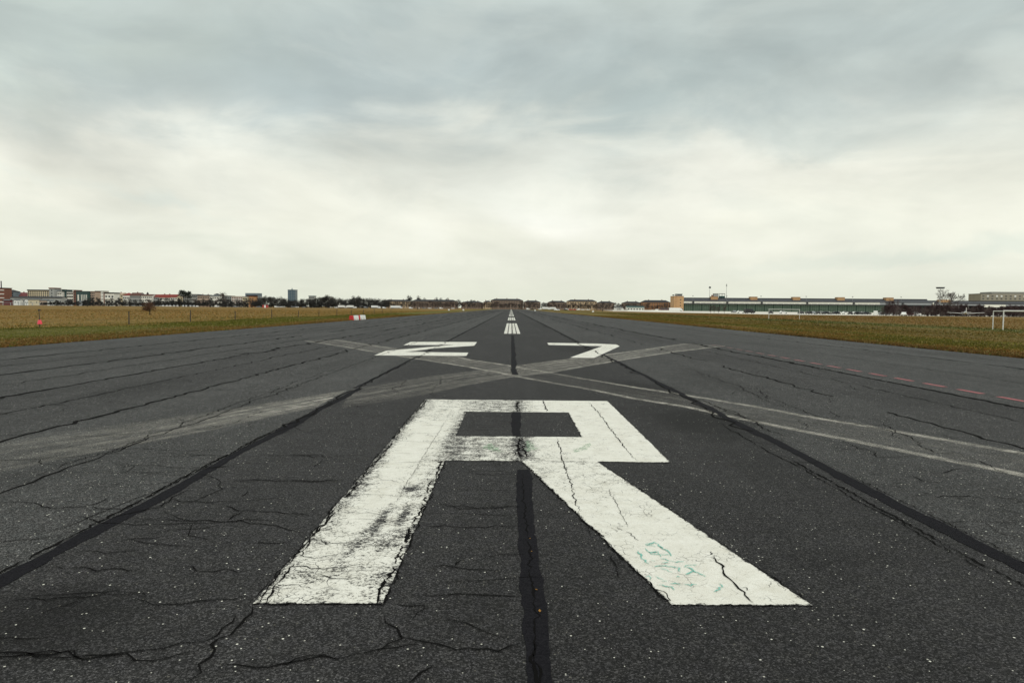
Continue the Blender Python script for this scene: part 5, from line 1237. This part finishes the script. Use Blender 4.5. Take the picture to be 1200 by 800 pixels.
def blob(px, py, rx, ry, k, tint, wp=1.):
    # a cloud mass: anchored to a world direction, elongated along the horizon
    global col
    c = dirn(px, py)
    q = t.vmath('SUBTRACT', warp if wp == 1 else t.vmath('ADD', D, t.vmath('SCALE', t.vmath('SUBTRACT', sk.outputs[1], (.5, .5, .5)), .28*wp)), c); qs = t.xyz(q)
    d = t.math('SQRT', t.math('ADD', t.math('POWER', t.math('DIVIDE', qs[0], rx), 2), t.math('POWER', t.math('DIVIDE', qs[2], ry), 2)))
    d = t.math('ADD', d, t.math('MULTIPLY', t.math('LESS_THAN', s[1], 0), 9))
    f = t.map(d, 0, 1.15, k, 0, True)
    col = t.mix(f, col, tint)
blob(330, 90, .42, .10, .85, (.40, .475, .495)); blob(110, 120, .22, .05, .45, (.48, .545, .545)); blob(760, 125, .30, .085, .85, (.43, .51, .515)); blob(560, 60, .35, .10, .4, (.46, .54, .56))
blob(60, 20, .3, .10, .6, (.63, .71, .66)); blob(960, 40, .30, .09, .5, (.60, .68, .67)); blob(900, 150, .25, .05, .4, (.53, .60, .59)); blob(1150, 100, .25, .07, .4, (.62, .69, .67))
blob(600, 180, .35, .06, .7, (.83, .845, .77)); blob(650, 263, .11, .034, 1., (1.05, 1.05, .98), .35); blob(620, 240, .32, .08, .55, (.88, .89, .83)); blob(140, 225, .14, .02, .45, (.76, .84, .80)); blob(120, 170, .35, .05, .5, (.80, .815, .75))
blob(860, 200, .22, .04, .5, (.85, .86, .79)); blob(1000, 260, .35, .05, .35, (.82, .84, .755)); blob(1150, 325, .30, .02, .5, (.64, .72, .665)); blob(280, 300, .35, .035, .5, (.70, .735, .65)); blob(830, 295, .12, .015, .35, (.90, .90, .83))
v = t.math('ADD', t.math('MULTIPLY', t.math('SUBTRACT', n3, .5), .58), t.math('ADD', t.math('MULTIPLY', t.math('SUBTRACT', n1, .5), .18), t.math('MULTIPLY', t.math('SUBTRACT', n2, .5), .22)))
ly = t.noise(t.comb(t.math('MULTIPLY', s[0], 2.4), t.math('MULTIPLY', s[1], 2.4), t.math('MULTIPLY', s[2], 6.5)), 1.25, 8, .54, .5)
edge = t.map(ly, .44, .58, 0, 1, True)
col = t.mix(t.math('MULTIPLY', edge, t.map(el, .04, .25, .08, .44)), col, t.mix(t.map(el, .10, .26), (.70, .735, .67), (.455, .525, .53)))
ly2 = t.noise(t.comb(t.math('MULTIPLY', s[0], 3.5), t.math('MULTIPLY', s[1], 3.5), t.math('MULTIPLY', s[2], 9)), 1.3, 9, .58, .4)
col = t.mix(t.math('MULTIPLY', t.map(ly2, .50, .66, 0, 1, True), t.map(el, .0, .15, .06, .24)), col, t.mix(t.map(el, .16, .30), (.95, .945, .865), (.68, .74, .71)))
gain = t.math('ADD', 1, t.math('MULTIPLY', v, t.map(el, 0, .2, .35, 1.15)))
col = t.vmath('SCALE', col, gain); col = t.mix(1., col, (1.05, 1.04, 1.0), 'MULTIPLY')
col = t.vmath('SCALE', col, 10.0)
col = t.mix(.06, col, sky.outputs[0])
t.put(bg.inputs['Color'], col); bg.inputs['Strength'].default_value = .1

sl = bpy.data.lights.new('sun', 'SUN'); sl.energy = 1.35; sl.angle = R(35); sl.color = (1, .98, .94)
so = bpy.data.objects.new('sun', sl); COL.objects.link(so); so.location = (0, 0, 60)
dv = Vector((math.sin(R(SUN_AZ))*math.cos(R(SUN_EL)), math.cos(R(SUN_AZ))*math.cos(R(SUN_EL)), math.sin(R(SUN_EL))))
so.rotation_euler = (dv).to_track_quat('Z', 'Y').to_euler()

SC.render.engine = 'CYCLES'
SC.render.resolution_x = 1024; SC.render.resolution_y = 682
SC.view_settings.view_transform = 'Standard'; SC.view_settings.look = 'None'; SC.view_settings.gamma = 1; SC.view_settings.exposure = 0
SC.view_settings.use_curve_mapping = False
SC.cycles.transparent_max_bounces = 16
